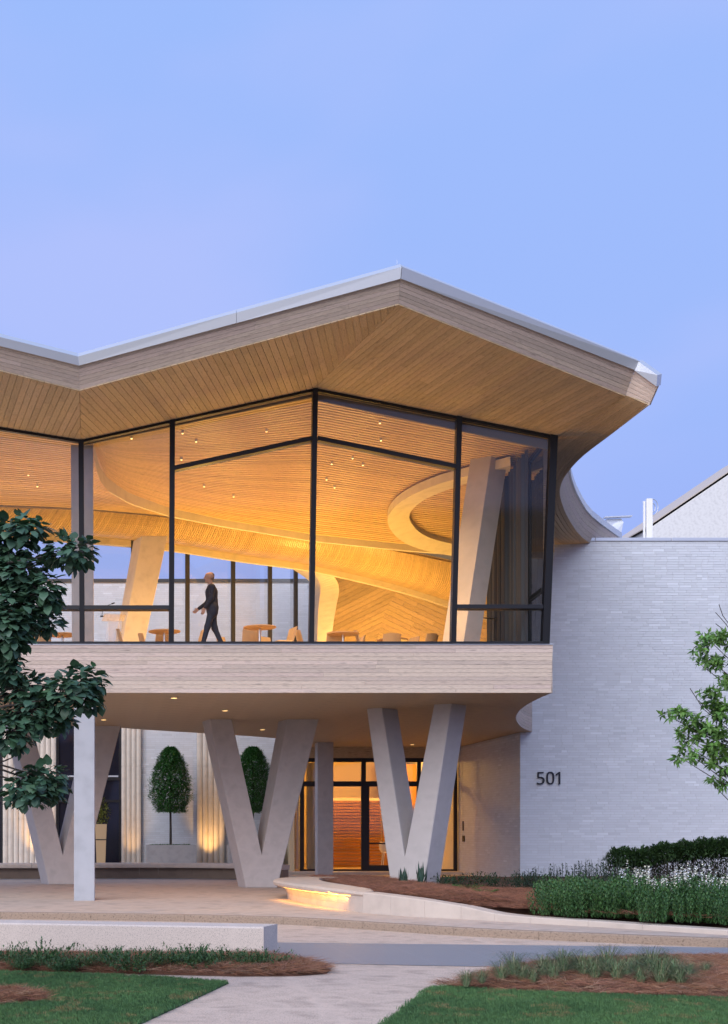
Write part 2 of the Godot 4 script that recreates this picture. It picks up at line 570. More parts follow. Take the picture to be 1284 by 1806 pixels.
func make_sky() -> PanoramaSkyMaterial:
	# dusk air: lavender at the horizon, clear blue above, thin high cloud
	var w := 1024
	var h := 512
	var im := Image.create(w, h, false, Image.FORMAT_RGBF)
	var n := FastNoiseLite.new()
	n.seed = 21
	n.frequency = 1.0
	n.fractal_octaves = 5
	for y in h:
		var el := (0.5 - (y + 0.5) / h) * PI
		var t := clampf(el / (PI / 2), 0.0, 1.0)
		var low := Color(0.36, 0.42, 0.92)
		var mid := Color(0.345, 0.50, 0.975)
		var top := Color(0.31, 0.51, 0.98)
		var c := low.lerp(mid, smoothstep(0.0, 0.22, t)).lerp(top, smoothstep(0.22, 0.6, t))
		if el < 0.0:
			c = Color(0.22, 0.20, 0.19)
		for x in w:
			var az := (x + 0.5) / w * TAU
			var d := Vector3(cos(az) * cos(el), sin(el), sin(az) * cos(el))
			var k := n.get_noise_3d(d.x * 1.5 + d.y, d.y * 4.2 + d.x * 1.1, d.z * 1.5) * 0.5 + 0.5
			var cl := smoothstep(0.34, 0.72, k) * 0.75 * (1.0 if el > 0.0 else 0.0)
			im.set_pixel(x, y, c.lerp(Color(0.46, 0.545, 0.985), cl))
	var p := PanoramaSkyMaterial.new()
	p.panorama = ImageTexture.create_from_image(im)
	return p

func build_ground() -> void:
	var st := new_st()
	quad(st, Vector3(-300, LOW - 0.05, 60), Vector3(300, LOW - 0.05, 60), Vector3(300, LOW - 0.05, -400), Vector3(-300, LOW - 0.05, -400), Vector3.UP)
	structure(obj("ground", st, M.soil))
	# the aggregate paving of drive and path, up to the kerb
	kerb = smooth_path([gr(-700, 1600), gr(-300, 1604), gr(0, 1609), gr(160, 1611), gr(325, 1613.5), gr(500, 1618), gr(640, 1626), gr(800, 1636), gr(950, 1643), gr(1100, 1649), gr(1284, 1656), gr(1500, 1664), gr(1900, 1676)], 6)
	st = new_st()
	var poly := [Vector3(-9, 0, -6), Vector3(14, 0, -6)]
	for i in kerb.size():
		poly.append(kerb[kerb.size() - 1 - i] + Vector3(0, 0, -0.05))
	sheet(poly, LOW, st)
	structure(obj("path", st, M.path))
	st = new_st()
	sheet([gr(-500, 1652, LOW), gr(480, 1662.5, LOW), gr(1284, 1671.5, LOW), gr(1700, 1676, LOW), gr(1700, 1722, LOW), gr(1284, 1712, LOW), gr(720, 1703, LOW), gr(480, 1697.5, LOW), gr(-500, 1684, LOW)], LOW + 0.005, st)
	structure(obj("road", st, M.road))
	# kerb stones
	var kerb_row: Node3D = structure(branch("kerb", self))
	for i in range(0, kerb.size() - 1, 6):
		var near := []
		var far := []
		for k in range(i, mini(i + 7, kerb.size())):
			var d: Vector3 = kerb[mini(k + 1, kerb.size() - 1)] - kerb[maxi(k - 1, 0)]
			var back := d.cross(Vector3.UP).normalized()
			if back.z > 0:
				back = -back
			var p: Vector3 = kerb[k]
			if k == i:
				p += d.normalized() * 0.005
			near.append(p)
			far.append(back)
		var s := new_st()
		var rings := []
		for k in near.size():
			var p: Vector3 = near[k]
			var q: Vector3 = far[k]
			rings.append([p + Vector3(0, LOW, 0), p + Vector3(0, -0.015, 0), p + q * 0.015 + Vector3(0, 0.004, 0), p + q * 0.16 + Vector3(0, 0.004, 0), p + q * 0.16 + Vector3(0, LOW, 0)])
		loft(s, rings)
		obj("kerb_stone", s, M.kerb, kerb_row)
	# the plaza under the building
	st = new_st()
	poly = [Vector3(-30, 0, -60), Vector3(30, 0, -60)]
	for i in kerb.size():
		poly.append(kerb[kerb.size() - 1 - i] + Vector3(0, 0, -0.12))
	sheet(poly, 0.0, st)
	structure(obj("plaza_paving", st, M.plaza))
	# lawns, a little proud of the path
	lawn_polys = [
		[gr(-420, 1709, LOW), gr(-200, 1713.5, LOW), gr(0, 1718, LOW), gr(150, 1722, LOW), gr(260, 1726, LOW), gr(402, 1735.5, LOW), gr(320, 1774, LOW), gr(250, 1806, LOW), gr(120, 1866, LOW), gr(-420, 1866, LOW)],
		[gr(590, 1866, LOW), gr(680, 1806, LOW), gr(738, 1762, LOW), gr(757, 1747.5, LOW), gr(775, 1745, LOW), gr(800, 1746, LOW), gr(900, 1752, LOW), gr(1100, 1760, LOW), gr(1284, 1766, LOW), gr(1600, 1776, LOW), gr(1600, 1866, LOW)]]
	for p in lawn_polys:
		st = new_st()
		var lift := []
		for v in p:
			lift.append(Vector3(v.x, LOW + 0.02, v.z))
		prism(st, lift, Vector3(0, -0.04, 0))
		structure(obj("lawn", st, M.turf))
var kerb := []
var lawn_polys := []

# ---------- the pavilion ----------
var side_curve := []   # plan of the right-hand edge of the floor, front to back
var W_edge := []
func curtain_line(t: float) -> Vector3:   # plan of the glazed right-hand side, from the front corner back to the brick wing
	var p := [Vector3(9.72, 0, -30.0), Vector3(9.95, 0, -32.5), Vector3(10.4, 0, -35.2), Vector3(11.05, 0, -37.8), Vector3(12.2, 0, -40.4), Vector3(12.7, 0, -41.7)]
	return along_path(p, t)
func ceil_front(x: float) -> float:   # picture line of the top of the front glass
	if x < 143.0:
		return 775.0 + (x - 143.0) * 0.16
	return lerpf(775.0, 684.0, (x - 143.0) / 412.0) if x < 555.0 else lerpf(684.0, 768.0, (x - 555.0) / 425.0)
var BACK := [Vector3(165, 779, 29.6), Vector3(172, 815, 31.3), Vector3(190, 841, 32.9), Vector3(230, 867, 34.6), Vector3(300, 893, 36.4), Vector3(400, 915, 37.7), Vector3(550, 940, 39.0), Vector3(700, 956, 39.8), Vector3(800, 964, 40.3), Vector3(980, 972, 41.0)]
func back_at(x: float) -> Vector3:
	for i in BACK.size() - 1:
		if x <= BACK[i + 1].x:
			return BACK[i].lerp(BACK[i + 1], clampf((x - BACK[i].x) / (BACK[i + 1].x - BACK[i].x), 0.0, 1.0))
	return BACK[-1]
func ceiling_point(x: float, v: float, drop := 0.0) -> Vector3:   # v from the front glass (0) to the curved back edge (1)
	var a := on_glass(x, ceil_front(x) + 3.0, 0.12)
	var q := back_at(x)
	var b := px(q.x, q.y, q.z)
	var p := a.lerp(b, v)
	p.y += sin(v * PI) * 0.10 - drop
	return p
func ceiling_hit(x: float, y: float, drop := 0.0) -> Vector3:
	var lo := 0.0
	var hi := 1.0
	for k in 24:
		var m := (lo + hi) / 2.0
		var p := ceiling_point(x, m)
		if CY - (p.y - EYE) / -p.z * F < y:
			lo = m
		else:
			hi = m
	return ceiling_point(x, lo, drop)

func slat_surface(parent: Node, surf: Callable, along_u: bool, count: int, steps: int, depth: float, fill: float, mats: Array, gap_called := "ceiling_liner") -> void:
	# slats that run across a surface surf(u, v): joined, too fine to pick apart; and the liner behind them
	var tools := []
	for k in mats.size():
		tools.append(new_st())
	for i in count:
		var st: SurfaceTool = tools[rng.randi() % mats.size()]
		var w0 := float(i) / count
		var w1 := (i + fill) / count
		var uo := Vector2(rng.randf() * 7.0, rng.randf() * 7.0)
		var prev := []
		for k in steps + 1:
			var s := float(k) / steps
			var a: Vector3 = surf.call(s, w0) if along_u else surf.call(w0, s)
			var b: Vector3 = surf.call(s, w1) if along_u else surf.call(w1, s)
			var dv := Vector3(0, depth, 0)
			var ring := [a - dv, b - dv, b, a]
			if k > 0:
				var dir: Vector3 = (ring[0] - prev[0]).normalized()
				for e in [[0, 1], [1, 2], [3, 0]]:
					var n: Vector3 = (ring[e[1]] - ring[e[0]]).cross(dir).normalized()
					if e[0] == 0 and n.y > 0.0:
						n = -n
					quad(st, prev[e[0]], prev[e[1]], ring[e[1]], ring[e[0]], n, dir, uo)
			prev = ring
	for k in mats.size():
		stuff(obj("ceiling_slats", tools[k], mats[k], parent))
	var back := new_st()
	for i in 24:
		for j in 12:
			var q := []
			for e in [[i, j], [i + 1, j], [i + 1, j + 1], [i, j + 1]]:
				q.append(surf.call(e[0] / 24.0, e[1] / 12.0) + Vector3(0, 0.03, 0))
			quad(back, q[0], q[1], q[2], q[3], Vector3.ZERO)
	obj(gap_called, back, M.liner, parent)

func ribbon(parent: Node, called: String, lo: Array, hi: Array, m: Material, thick: Vector3) -> void:   # a strip between two paths, with thickness
	var st := new_st()
	for i in lo.size() - 1:
		hexa(st, [lo[i], lo[i + 1], hi[i + 1], hi[i], lo[i] + thick, lo[i + 1] + thick, hi[i + 1] + thick, hi[i] + thick], (lo[i + 1] - lo[i]).normalized())
	obj(called, st, m, parent)

func build_pavilion() -> void:
	var pav := thing("museum_pavilion", "glazed pavilion with zigzag timber roof raised on concrete V columns", "building")
	# --- floor slab with its curved plan ---
	for p in [[972, 1222], [948, 1232], [926, 1244], [913, 1255], [908, 1266], [912, 1276], [922, 1285], [940, 1292]]:
		side_curve.append(at_height(p[0], p[1], UNDER))
	side_curve = smooth_path(side_curve, 3)
	var plan := [Vector3(-14, UNDER, -30.0)]
	for p in side_curve:
		plan.append(Vector3(p.x, UNDER, p.z))
	plan.append(Vector3(13.2, UNDER, -49.6))
	var rear := [at_height(515, 1309, UNDER), at_height(500, 1303, UNDER), at_height(430, 1297.5, UNDER), at_height(355, 1293, UNDER), at_height(255, 1287, UNDER), at_height(210, 1283.5, UNDER), at_height(100, 1279, UNDER), at_height(-200, 1272, UNDER)]
	plan.append(Vector3(rear[0].x, UNDER, -49.6))
	for p in rear:
		plan.append(Vector3(p.x, UNDER, p.z))
	plan.append(Vector3(-14, UNDER, rear[-1].z))
	var st := new_st()
	prism(st, plan, Vector3(0, FLOOR - UNDER - 0.01, 0))
	obj("floor_slab", st, M.under, pav)
	# fascia boards along the floor edge
	var fas := branch("floor_fascia", pav)
	var fl := px(-700, 1222, 29.96)
	var fr := px(972, 1222, 29.96)
	var ftl := px(-700, 1137, 29.96)
	var ftr := px(975.5, 1137, 29.96)
	board_rows(fas, fl, fr, ftl, ftr, 12, Vector3(0, 0, 1), 0.035, 5.2, 0.005, M.fascia)
	st = new_st()
	hexa(st, [fl, fr, ftr, ftl, fl + Vector3(0, 0, -0.04), fr + Vector3(0, 0, -0.04), ftr + Vector3(0, 0, -0.04), ftl + Vector3(0, 0, -0.04)].map(func(p): return p + Vector3(0, 0, -0.018)))
	obj("fascia_backing", st, M.batten, fas)
	# the end of the fascia returns along the curve
	for r in 12:
		var s := new_st()
		for i in side_curve.size() - 1:
			var a: Vector3 = side_curve[i]
			var b: Vector3 = side_curve[i + 1]
			var n := (b - a).cross(Vector3.UP).normalized() * -0.03
			if n.x < 0:
				n = -n
			var y0 := UNDER + (FLOOR - UNDER) * r / 12.0 + 0.003
			var y1 := UNDER + (FLOOR - UNDER) * (r + 1) / 12.0 - 0.004
			var ra := [Vector3(a.x, y0, a.z), Vector3(b.x, y0, b.z), Vector3(b.x, y1, b.z), Vector3(a.x, y1, a.z)]
			hexa(s, ra + ra.map(func(p): return p + n), (b - a).normalized())
		obj("board", s, M.fascia[r % 5], fas)
	st = new_st()
	beam(st, px(-700, 1136.4, 29.98), px(975, 1136.4, 29.98), Vector3(0, 0.012, 0), Vector3(0, 0, 0.05))
	obj("sill_flashing", st, M.metal, pav)
	# --- window wall ---
	var wall := branch("window_wall", pav)
	var post := func(x0, y0, x1, y1, w, called):
		var a := on_glass(x0, y0)
		var b := on_glass(x1, y1)
		var s := new_st()
		var t := Vector3(0, 0.12, 1).normalized() * 0.09
		beam(s, a, b, Vector3(w / 2.0, 0, 0) if absf(x1 - x0) < 30 else Vector3(0, w / 2.0, 0), t)
		obj(called, s, M.frame, wall)
	post.call(145, 1137, 143, 772, 0.115, "mullion")
	post.call(302, 1137, 304, 741, 0.115, "mullion")
	post.call(548.5, 1137, 555.5, 682, 0.115, "mullion")
	post.call(798.5, 1137, 809, 736, 0.115, "mullion")
	post.call(961, 1137, 975.5, 768, 0.16, "mullion")
	post.call(-260, 1137, -262, 712, 0.115, "mullion")
	post.call(308, 827.5, 551, 775, 0.10, "transom")
	post.call(560, 775, 804, 825, 0.10, "transom")
	post.call(149, 1073, 298, 1073, 0.09, "transom")
	post.call(-255, 1073, 140, 1073, 0.09, "transom")
	post.call(804, 1071.5, 956, 1071.5, 0.09, "transom")
	post.call(-700, 1135, 958, 1135, 0.05, "sill_rail")
	# head rail under the soffit
	for e in [[-700, 640, 143, 775], [143, 775, 555, 684], [555, 684, 977, 767]]:
		var s := new_st()
		beam(s, on_glass(e[0], e[1] + 3), on_glass(e[2], e[3] + 3), Vector3(0, 0.05, 0), Vector3(0, 0, 0.06))
		obj("head_rail", s, M.frame, wall)
	# reflection along the head of the glass, put in as a taupe strip
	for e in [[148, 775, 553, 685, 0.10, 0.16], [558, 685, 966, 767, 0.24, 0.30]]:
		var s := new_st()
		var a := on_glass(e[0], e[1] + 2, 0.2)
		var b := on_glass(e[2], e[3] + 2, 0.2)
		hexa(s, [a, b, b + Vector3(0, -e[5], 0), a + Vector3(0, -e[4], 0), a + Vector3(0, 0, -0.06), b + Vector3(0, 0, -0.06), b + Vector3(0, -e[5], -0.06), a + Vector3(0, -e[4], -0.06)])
		obj("head_reflection_strip", s, M.head, wall)
	var pane := func(pts):
		var s := new_st()
		var q: Array = pts.map(func(p): return on_glass(p[0], p[1]))
		var n := newell(q)
		if n.z < 0:
			q.reverse()
			n = -n
		if q.size() == 3:
			tri(s, q[0], q[1], q[2], n)
		else:
			for i in range(1, q.size() - 1):
				tri(s, q[0], q[i], q[i + 1], n)
		obj("pane", s, M.glass, wall)
	pane.call([[-258, 1069], [140, 1069], [140, 776], [-258, 712]])
	pane.call([[-258, 1133], [141, 1133], [141, 1076], [-258, 1076]])
	pane.call([[149, 1070], [299, 1070], [300, 742], [148, 776]])
	pane.call([[149, 1133], [298, 1133], [298, 1076], [149, 1076]])
	pane.call([[308, 824], [551, 772], [551, 686], [308, 740]])
	pane.call([[306, 1133], [545, 1133], [551, 779], [307, 831]])
	pane.call([[560, 772], [804, 821], [805, 734], [560, 686]])
	pane.call([[553, 1133], [794, 1133], [803, 829], [560, 779]])
	pane.call([[804, 1068], [957, 1068], [968, 768], [812, 738]])
	pane.call([[803, 1133], [955, 1133], [957, 1075], [804, 1075]])
	# --- glazed right-hand side, curtained ---
	var side := branch("side_glazing", pav)
	for k in 9:
		var a := curtain_line(k / 9.0)
		var b := curtain_line((k + 1) / 9.0)
		var s := new_st()
		var y1 := 10.35
		quad(s, Vector3(a.x, FLOOR, a.z), Vector3(b.x, FLOOR, b.z), Vector3(b.x, y1, b.z), Vector3(a.x, y1, a.z), Vector3(1, 0, 0.3).normalized())
		obj("pane", s, M.glass_dark, side)
		if k > 0:
			s = new_st()
			beam(s, Vector3(a.x, FLOOR, a.z), Vector3(a.x, y1, a.z), Vector3(0.03, 0, 0), Vector3(0, 0, 0.06))
			obj("mullion", s, M.frame, side)
	for y in [7.05, 10.33]:
		for k in 9:
			st = new_st()
			beam(st, curtain_line(k / 9.0) + Vector3(0, y, 0), curtain_line((k + 1) / 9.0) + Vector3(0, y, 0), Vector3(0, 0.04, 0), Vector3(0.05, 0, 0))
			obj("transom", st, M.frame, side)
	st = new_st()
	for k in 150:   # the drawn curtain just inside
		var t0 := 0.75 * k / 150.0
		var t1 := 0.75 * (k + 1) / 150.0
		var w := func(t): return curtain_line(t) + Vector3(-0.36 - 0.06 * sin(t * 260.0), 0, 0.05 * cos(t * 170.0))
		var a: Vector3 = w.call(t0)
		var b: Vector3 = w.call(t1)
		quad(st, a + Vector3(0, FLOOR + 0.02, 0), b + Vector3(0, FLOOR + 0.02, 0), b + Vector3(0, 10.2, 0), a + Vector3(0, 10.2, 0))
	obj("curtain", st, M.drape, side)
	# --- roof: zigzag fascia, soffits, metal edge ---
	var v_f := px(140, 687, 26.0)
	var v_g := on_glass(143, 775)
	var r_g := on_glass(555, 684)
	var n_l := (r_g - v_f).cross(v_g - v_f).normalized()
	var r_f := on_plane(703, 535, v_f, n_l)
	var e_g := on_glass(980, 768)
	var n_r := (r_g - r_f).cross(e_g - r_f).normalized()
	var t_f := on_plane(1103, 697, r_f, n_r)
	var far_g := on_glass(-560, 662.5)
	var n_v := (v_g - v_f).cross(far_g - v_f).normalized()
	var far_f := on_plane(-560, 512, v_f, n_v)
	print("ridge ", r_f, " tip ", t_f, " valley ", v_f, v_g, " ridge glass ", r_g)
	var end_f := at_height(1145, 715, 10.12)
	var outline := []   # [lower, boards top, metal top]
	var up := func(low: Vector3, bx, by, mx, my):
		var d := -low.z * 0.988
		return [low, px(bx, by, d), px(mx, my, d * 0.998)]
	outline.append(up.call(far_f, -560, 469, -560, 452))
	outline.append(up.call(v_f, 139.5, 643, 138, 627))
	outline.append(up.call(r_f, 706, 490, 708, 469))
	outline.append(up.call(t_f, 1120, 652, 1127, 636))
	outline.append(up.call(end_f, 1160, 681, 1162, 661))
	var rf := branch("roof_fascia", pav)
	var edge := branch("roof_edge", pav)
	for i in 4:
		var a: Array = outline[i]
		var b: Array = outline[i + 1]
		var n: Vector3 = (b[0] - a[0]).cross(a[1] - a[0]).normalized()
		if n.z < 0:
			n = -n
		board_rows(rf, a[0], b[0], a[1], b[1], 6, n, 0.03, 4.6, 0.005, M.fascia)
		st = new_st()
		hexa(st, [a[0] - n * 0.02, b[0] - n * 0.02, b[1] - n * 0.02, a[1] - n * 0.02, a[0] - n * 0.05, b[0] - n * 0.05, b[1] - n * 0.05, a[1] - n * 0.05])
		obj("fascia_backing", st, M.batten, rf)
		# metal edge in lengths, standing proud of the boards
		var cuts := maxi(1, int(a[1].distance_to(b[1]) / 3.0))
		for k in cuts:
			var u0 := float(k) / cuts
			var u1 := (k + 1.0) / cuts - 0.001
			var q := [a[1].lerp(b[1], u0), a[1].lerp(b[1], u1), a[2].lerp(b[2], u1), a[2].lerp(b[2], u0)].map(func(p): return p + n * 0.05)
			st = new_st()
			hexa(st, q + q.map(func(p): return p - n * 0.16 + Vector3(0, 0.004, 0)), (b[1] - a[1]).normalized())
			obj("metal_edge", st, M.metal, edge)
	# lightning rod at the ridge
	st = new_st()
	tube(st, [outline[2][2] + Vector3(-0.06, 0, -0.1), outline[2][2] + Vector3(-0.06, 0.16, -0.1)], [0.006, 0.003], 5)
	obj("lightning_rod", st, M.metal, pav)
	var sof := branch("roof_soffit", pav)
	var down := func(n: Vector3): return n if n.y < 0 else -n
	var dl: Vector3 = down.call(n_l)
	var dr: Vector3 = down.call(n_r)
	var dv: Vector3 = down.call(n_v)
	board_field(sof, [v_f, r_f, r_g, v_g], on_plane(505, 697, v_f, n_l) - on_plane(466, 600, v_f, n_l), dl, 0.135, 0.008, 0.025, 3.8, M.soffit)
	board_field(sof, [r_f, t_f, e_g, r_g], on_plane(760, 690, r_f, n_r) - on_plane(880, 610, r_f, n_r), dr, 0.125, 0.006, 0.025, 3.8, M.soffit)
	board_field(sof, [far_f, v_f, v_g, far_g], on_plane(38, 748, v_f, n_v) - on_plane(60, 690, v_f, n_v), dv, 0.135, 0.008, 0.025, 3.8, M.soffit)
	for f in [[v_f, r_f, r_g, v_g, dl], [r_f, t_f, e_g, r_g, dr], [far_f, v_f, v_g, far_g, dv]]:
		st = new_st()
		prism(st, [f[0], f[1], f[2], f[3]].map(func(p): return p - f[4] * 0.006), -f[4] * 0.08)
		obj("soffit_backing", st, M.batten, sof)
	# the right-hand edge of the roof sweeps back to the brick wing
	var low := []
	for p in [[1145, 715, 8.53], [1080, 765, 8.60], [1030, 803, 8.66], [1004, 830, 8.72], [991, 851, 8.80], [987.5, 870, 8.85], [992, 890, 8.92], [1003, 915, 9.0], [1027, 948, 9.06], [1080, 985, 9.1]]:
		low.append(at_height(p[0], p[1], EYE + p[2]))
	low = smooth_path(low, 3)
	var inner := smooth_path([t_f, t_f.lerp(e_g, 0.5), e_g, Vector3(10.05, 10.36, -32.0), Vector3(10.5, 10.4, -34.6), Vector3(11.2, 10.46, -37.4), Vector3(12.3, 10.55, -39.8), Vector3(13.6, 10.6, -41.9)], 4)
	var strips := 12
	for r in strips:
		var s := new_st()
		var prev := []
		for i in low.size():
			var u := float(i) / (low.size() - 1)
			var a: Vector3 = along_path(inner, u).lerp(low[i], float(r) / strips + 0.003)
			var b: Vector3 = along_path(inner, u).lerp(low[i], float(r + 1) / strips - 0.006)
			if i > 0:
				quad(s, prev[0], a, b, prev[1], Vector3(0, -1, 0.02).normalized(), (a - prev[0]).normalized(), Vector2(r * 1.7, r * 2.9))
				hexa(s, [prev[0], a, b, prev[1]].map(func(p): return p + Vector3(0, 0.002, 0)) + [prev[0], a, b, prev[1]].map(func(p): return p + Vector3(0, 0.03, 0)), (a - prev[0]).normalized(), Vector2(r * 1.7, r * 2.9))
			prev = [a, b]
		obj("board", s, M.soffit[r % 5], sof)
	st = new_st()
	for i in low.size() - 1:
		var u0 := float(i) / (low.size() - 1)
		var u1 := float(i + 1) / (low.size() - 1)
		var lift := Vector3(0, 0.04, 0)
		quad(st, along_path(inner, u0) + lift, along_path(inner, u1) + lift, low[i + 1] + lift, low[i] + lift, Vector3.DOWN)
	obj("soffit_backing", st, M.batten, sof)
	var side_rows := 5
	for r in side_rows + 1:
		var s := new_st()
		for i in low.size() - 1:
			var q := []
			for j in [i, i + 1]:
				var d: Vector3 = (low[mini(j + 1, low.size() - 1)] - low[maxi(j - 1, 0)])
				var n := d.cross(Vector3.UP).normalized()
				if n.x < 0:
					n = -n
				var f := float(j) / (low.size() - 1)
				var h := lerpf(0.46, 0.62, f)
				var flare := 0.16 + 0.10 * f
				if r < side_rows:
					q.append([low[j] + Vector3(0, h * r / side_rows + 0.004, 0) + n * flare * r / side_rows, low[j] + Vector3(0, h * (r + 1) / side_rows - 0.004, 0) + n * flare * (r + 1) / side_rows, n])
				else:
					q.append([low[j] + Vector3(0, h + 0.004, 0) + n * (flare + 0.05), low[j] + Vector3(0, h + 0.20, 0) + n * (flare + 0.05), n])
			var th := 0.03 if r < side_rows else 0.2
			hexa(s, [q[0][0], q[1][0], q[1][1], q[0][1], q[0][0] - q[0][2] * th, q[1][0] - q[1][2] * th, q[1][1] - q[1][2] * th, q[0][1] - q[0][2] * th], (low[i + 1] - low[i]).normalized(), Vector2(r * 2.2, r))
		if r < side_rows:
			obj("board", s, M.fascia[r % 5], rf)
		else:
			obj("metal_edge", s, M.metal, edge)
	# roof deck above it all
	st = new_st()
	var crest := []
	for o in outline:
		crest.append(o[2] + Vector3(0, -0.12, -0.06))
	for i in 4:
		var a: Vector3 = crest[i]
		var b: Vector3 = crest[i + 1]
		var c := Vector3(b.x, 12.6, -clampf(40.6 + (b.x + 0.7) * 1.2, 38.0, 48.0))
		var d := Vector3(a.x, 12.6, -clampf(40.6 + (a.x + 0.7) * 1.2, 38.0, 48.0))
		if i == 2:
			c = Vector3(12.4, 11.9, -43.0)
		if i == 3:
			continue
		tri(st, a, b, c, Vector3.UP)
		tri(st, a, c, d, Vector3.UP)
	for i in low.size() - 1:
		var c := Vector3(9.4, 11.9, -35.0)
		tri(st, low[i] + Vector3(-0.1, 0.55, 0), low[i + 1] + Vector3(-0.1, 0.55, 0), c, Vector3.UP)
	obj("roof_deck", st, M.metal, pav)
	# --- V columns, straight columns ---
	v_column(pav, [[20, 1275], [57, 1275], [111, 1508], [166, 1275], [214, 1275], [143, 1559.8], [86, 1559.8]], func(x, y): return px(x, y, 39.4), Vector3(-0.26, 0, -0.8))
	v_column(pav, [[368, 1264], [408, 1264], [462, 1508], [507, 1264], [563, 1264], [489, 1566.5], [434, 1566.5]], func(x, y): return px(x, y, 37.1), Vector3(-0.14, 0, -0.8))
	var p0 := px(797, 1400, 32.5)
	var p1 := px(647, 1400, 33.9)
	var nv := (p1 - p0).cross(Vector3.UP).normalized()
	v_column(pav, [[646, 1236], [673, 1236], [714, 1511], [766, 1226], [797, 1226], [745, 1580], [691, 1576]], func(x, y): return on_plane(x, y, p0, nv), Vector3(0.5, 0, -0.5))
	st = new_st()
	var c0 := px(130.5, 1588, 30.2)
	bbox(st, Vector3(c0.x, 0, -30.75), Vector3(px(167, 1588, 30.2).x, UNDER - 0.002, -30.2), 0.012)
	obj("square_column", st, M.pale_concrete, pav)
	st = new_st()
	bbox(st, Vector3(px(560, 1500, 46.6).x, 0, -47.2), Vector3(px(588, 1500, 46.6).x, UNDER - 0.002, -46.6), 0.012)
	obj("square_column", st, M.concrete, pav)
	# column behind the glass at the roof valley
	st = new_st()
	var v0 := px(127, 1000, 31.2)
	var v1 := px(165, 1000, 31.2)
	hexa(st, [Vector3(v0.x, FLOOR, -31.2), Vector3(v1.x, FLOOR, -31.2), Vector3(v1.x, FLOOR, -31.7), Vector3(v0.x, FLOOR, -31.7), Vector3(v0.x, 10.4, -30.3), Vector3(v1.x, 10.4, -30.3), Vector3(v1.x, 10.4, -30.8), Vector3(v0.x, 10.4, -30.8)])
	obj("inner_column", st, M.concrete, pav)
	# leaning columns inside
	st = new_st()
	prism(st, [[250, 945], [296, 945], [241, 1199], [204, 1199]].map(func(p): return px(p[0], p[1], 37.0)), Vector3(-0.22, 0, -0.7), 0.015)
	obj("leaning_column", st, M.trim, pav)
	st = new_st()
	var rings := []
	for e in [[780.0, 818.0, 846.0, 1135.0], [833.0, 870.0, 899.0, 790.0]]:
		var l := px(e[0], e[3], 32.25)
		var m := px(e[1], e[3], 31.75)
		var r := px(e[2], e[3], 31.95)
		m.y = l.y
		r.y = l.y
		rings.append([l, m, r, l + r - m + Vector3(0, 0, -0.35)])
	var ext := []
	for i in 4:
		ext.append(rings[0][i] + (rings[0][i] - rings[1][i]) * 0.09)
	loft(st, [ext, rings[0], rings[1]])
	obj("leaning_column", st, M.concrete, pav)
	# --- ceilings inside ---
	var ceil := branch("slatted_ceiling", pav)
	slat_surface(ceil, func(u, v): return ceiling_point(lerpf(166.0, 978.0, u), v), true, 62, 40, 0.06, 0.66, M.inner)
	# curved plaster edge of this ceiling
	var lo := []
	var hi := []
	for i in 41:
		var x := lerpf(166.0, 978.0, pow(i / 40.0, 1.5))
		var p := ceiling_point(x, 1.0)
		var dip := lerpf(0.34, 0.22, smoothstep(0.0, 0.5, i / 40.0))
		lo.append(p + Vector3(0, -dip, -0.06))
		hi.append(p + Vector3(0, -0.03, 0.0))
	ribbon(ceil, "ceiling_edge", lo, hi, M.trim, Vector3(0.02, 0, -0.12))
	# left-hand ceiling beyond the valley
	var left_top := [Vector3(-300, 703, 29.7), Vector3(-100, 737, 29.7), Vector3(60, 762, 29.7), Vector3(143, 776, 29.8), Vector3(170, 790, 30.5), Vector3(230, 850, 34.5), Vector3(300, 880, 36.6), Vector3(430, 905, 38.5), Vector3(560, 935, 40.0)]
	var left_low := [Vector3(-300, 872, 38.0), Vector3(-100, 884, 38.2), Vector3(60, 890, 38.4), Vector3(143, 894, 38.6), Vector3(170, 896, 38.7), Vector3(230, 901, 38.9), Vector3(300, 908, 39.1), Vector3(430, 928, 39.6), Vector3(560, 950, 40.5)]
	var to3 := func(q): return px(q.x, q.y, q.z)
	var lt := smooth_path(left_top.map(to3), 5)
	var ll := smooth_path(left_low.map(to3), 5)
	slat_surface(ceil, func(u, v): return along_path(lt, u).lerp(along_path(ll, u), v) + Vector3(0, 0.22 * (1.0 - v) + 0.1 * sin(v * PI), 0), true, 42, 30, 0.06, 0.66, M.inner)
	ribbon(ceil, "ceiling_edge", ll.map(func(p): return p + Vector3(0, -0.10, 0)), ll.map(func(p): return p + Vector3(0, 0.10, -0.10)), M.trim, Vector3(0, 0.02, -0.05))
	# rear ceiling: a rolled band of slats over the courtyard glass
	var U := [Vector3(-300, 890, 38.3), Vector3(0, 899, 38.6), Vector3(170, 903, 38.9), Vector3(300, 915, 39.3), Vector3(430, 934, 39.9), Vector3(550, 952, 40.6), Vector3(690, 974, 41.2), Vector3(800, 996, 41.6), Vector3(960, 1030, 42.0)]
	var W := [Vector3(-300, 926, 39.8), Vector3(0, 940, 40.2), Vector3(170, 951, 40.6), Vector3(300, 963, 41.2), Vector3(430, 983, 42.4), Vector3(550, 1000, 43.6), Vector3(690, 1032, 44.2), Vector3(800, 1066, 44.4), Vector3(960, 1120, 44.6)]
	var u3 := smooth_path(U.map(to3), 6)
	var w3 := smooth_path(W.map(to3), 6)
	W_edge = w3
	slat_surface(ceil, func(u, v):
		var a: Vector3 = along_path(u3, u)
		var b: Vector3 = along_path(w3, u - 0.035)
		return a.lerp(b, v) + Vector3(0, 0.10 - 0.30 * sin(v * PI), 0.42 * sin(v * PI)), false, 290, 8, 0.05, 0.66, M.inner)
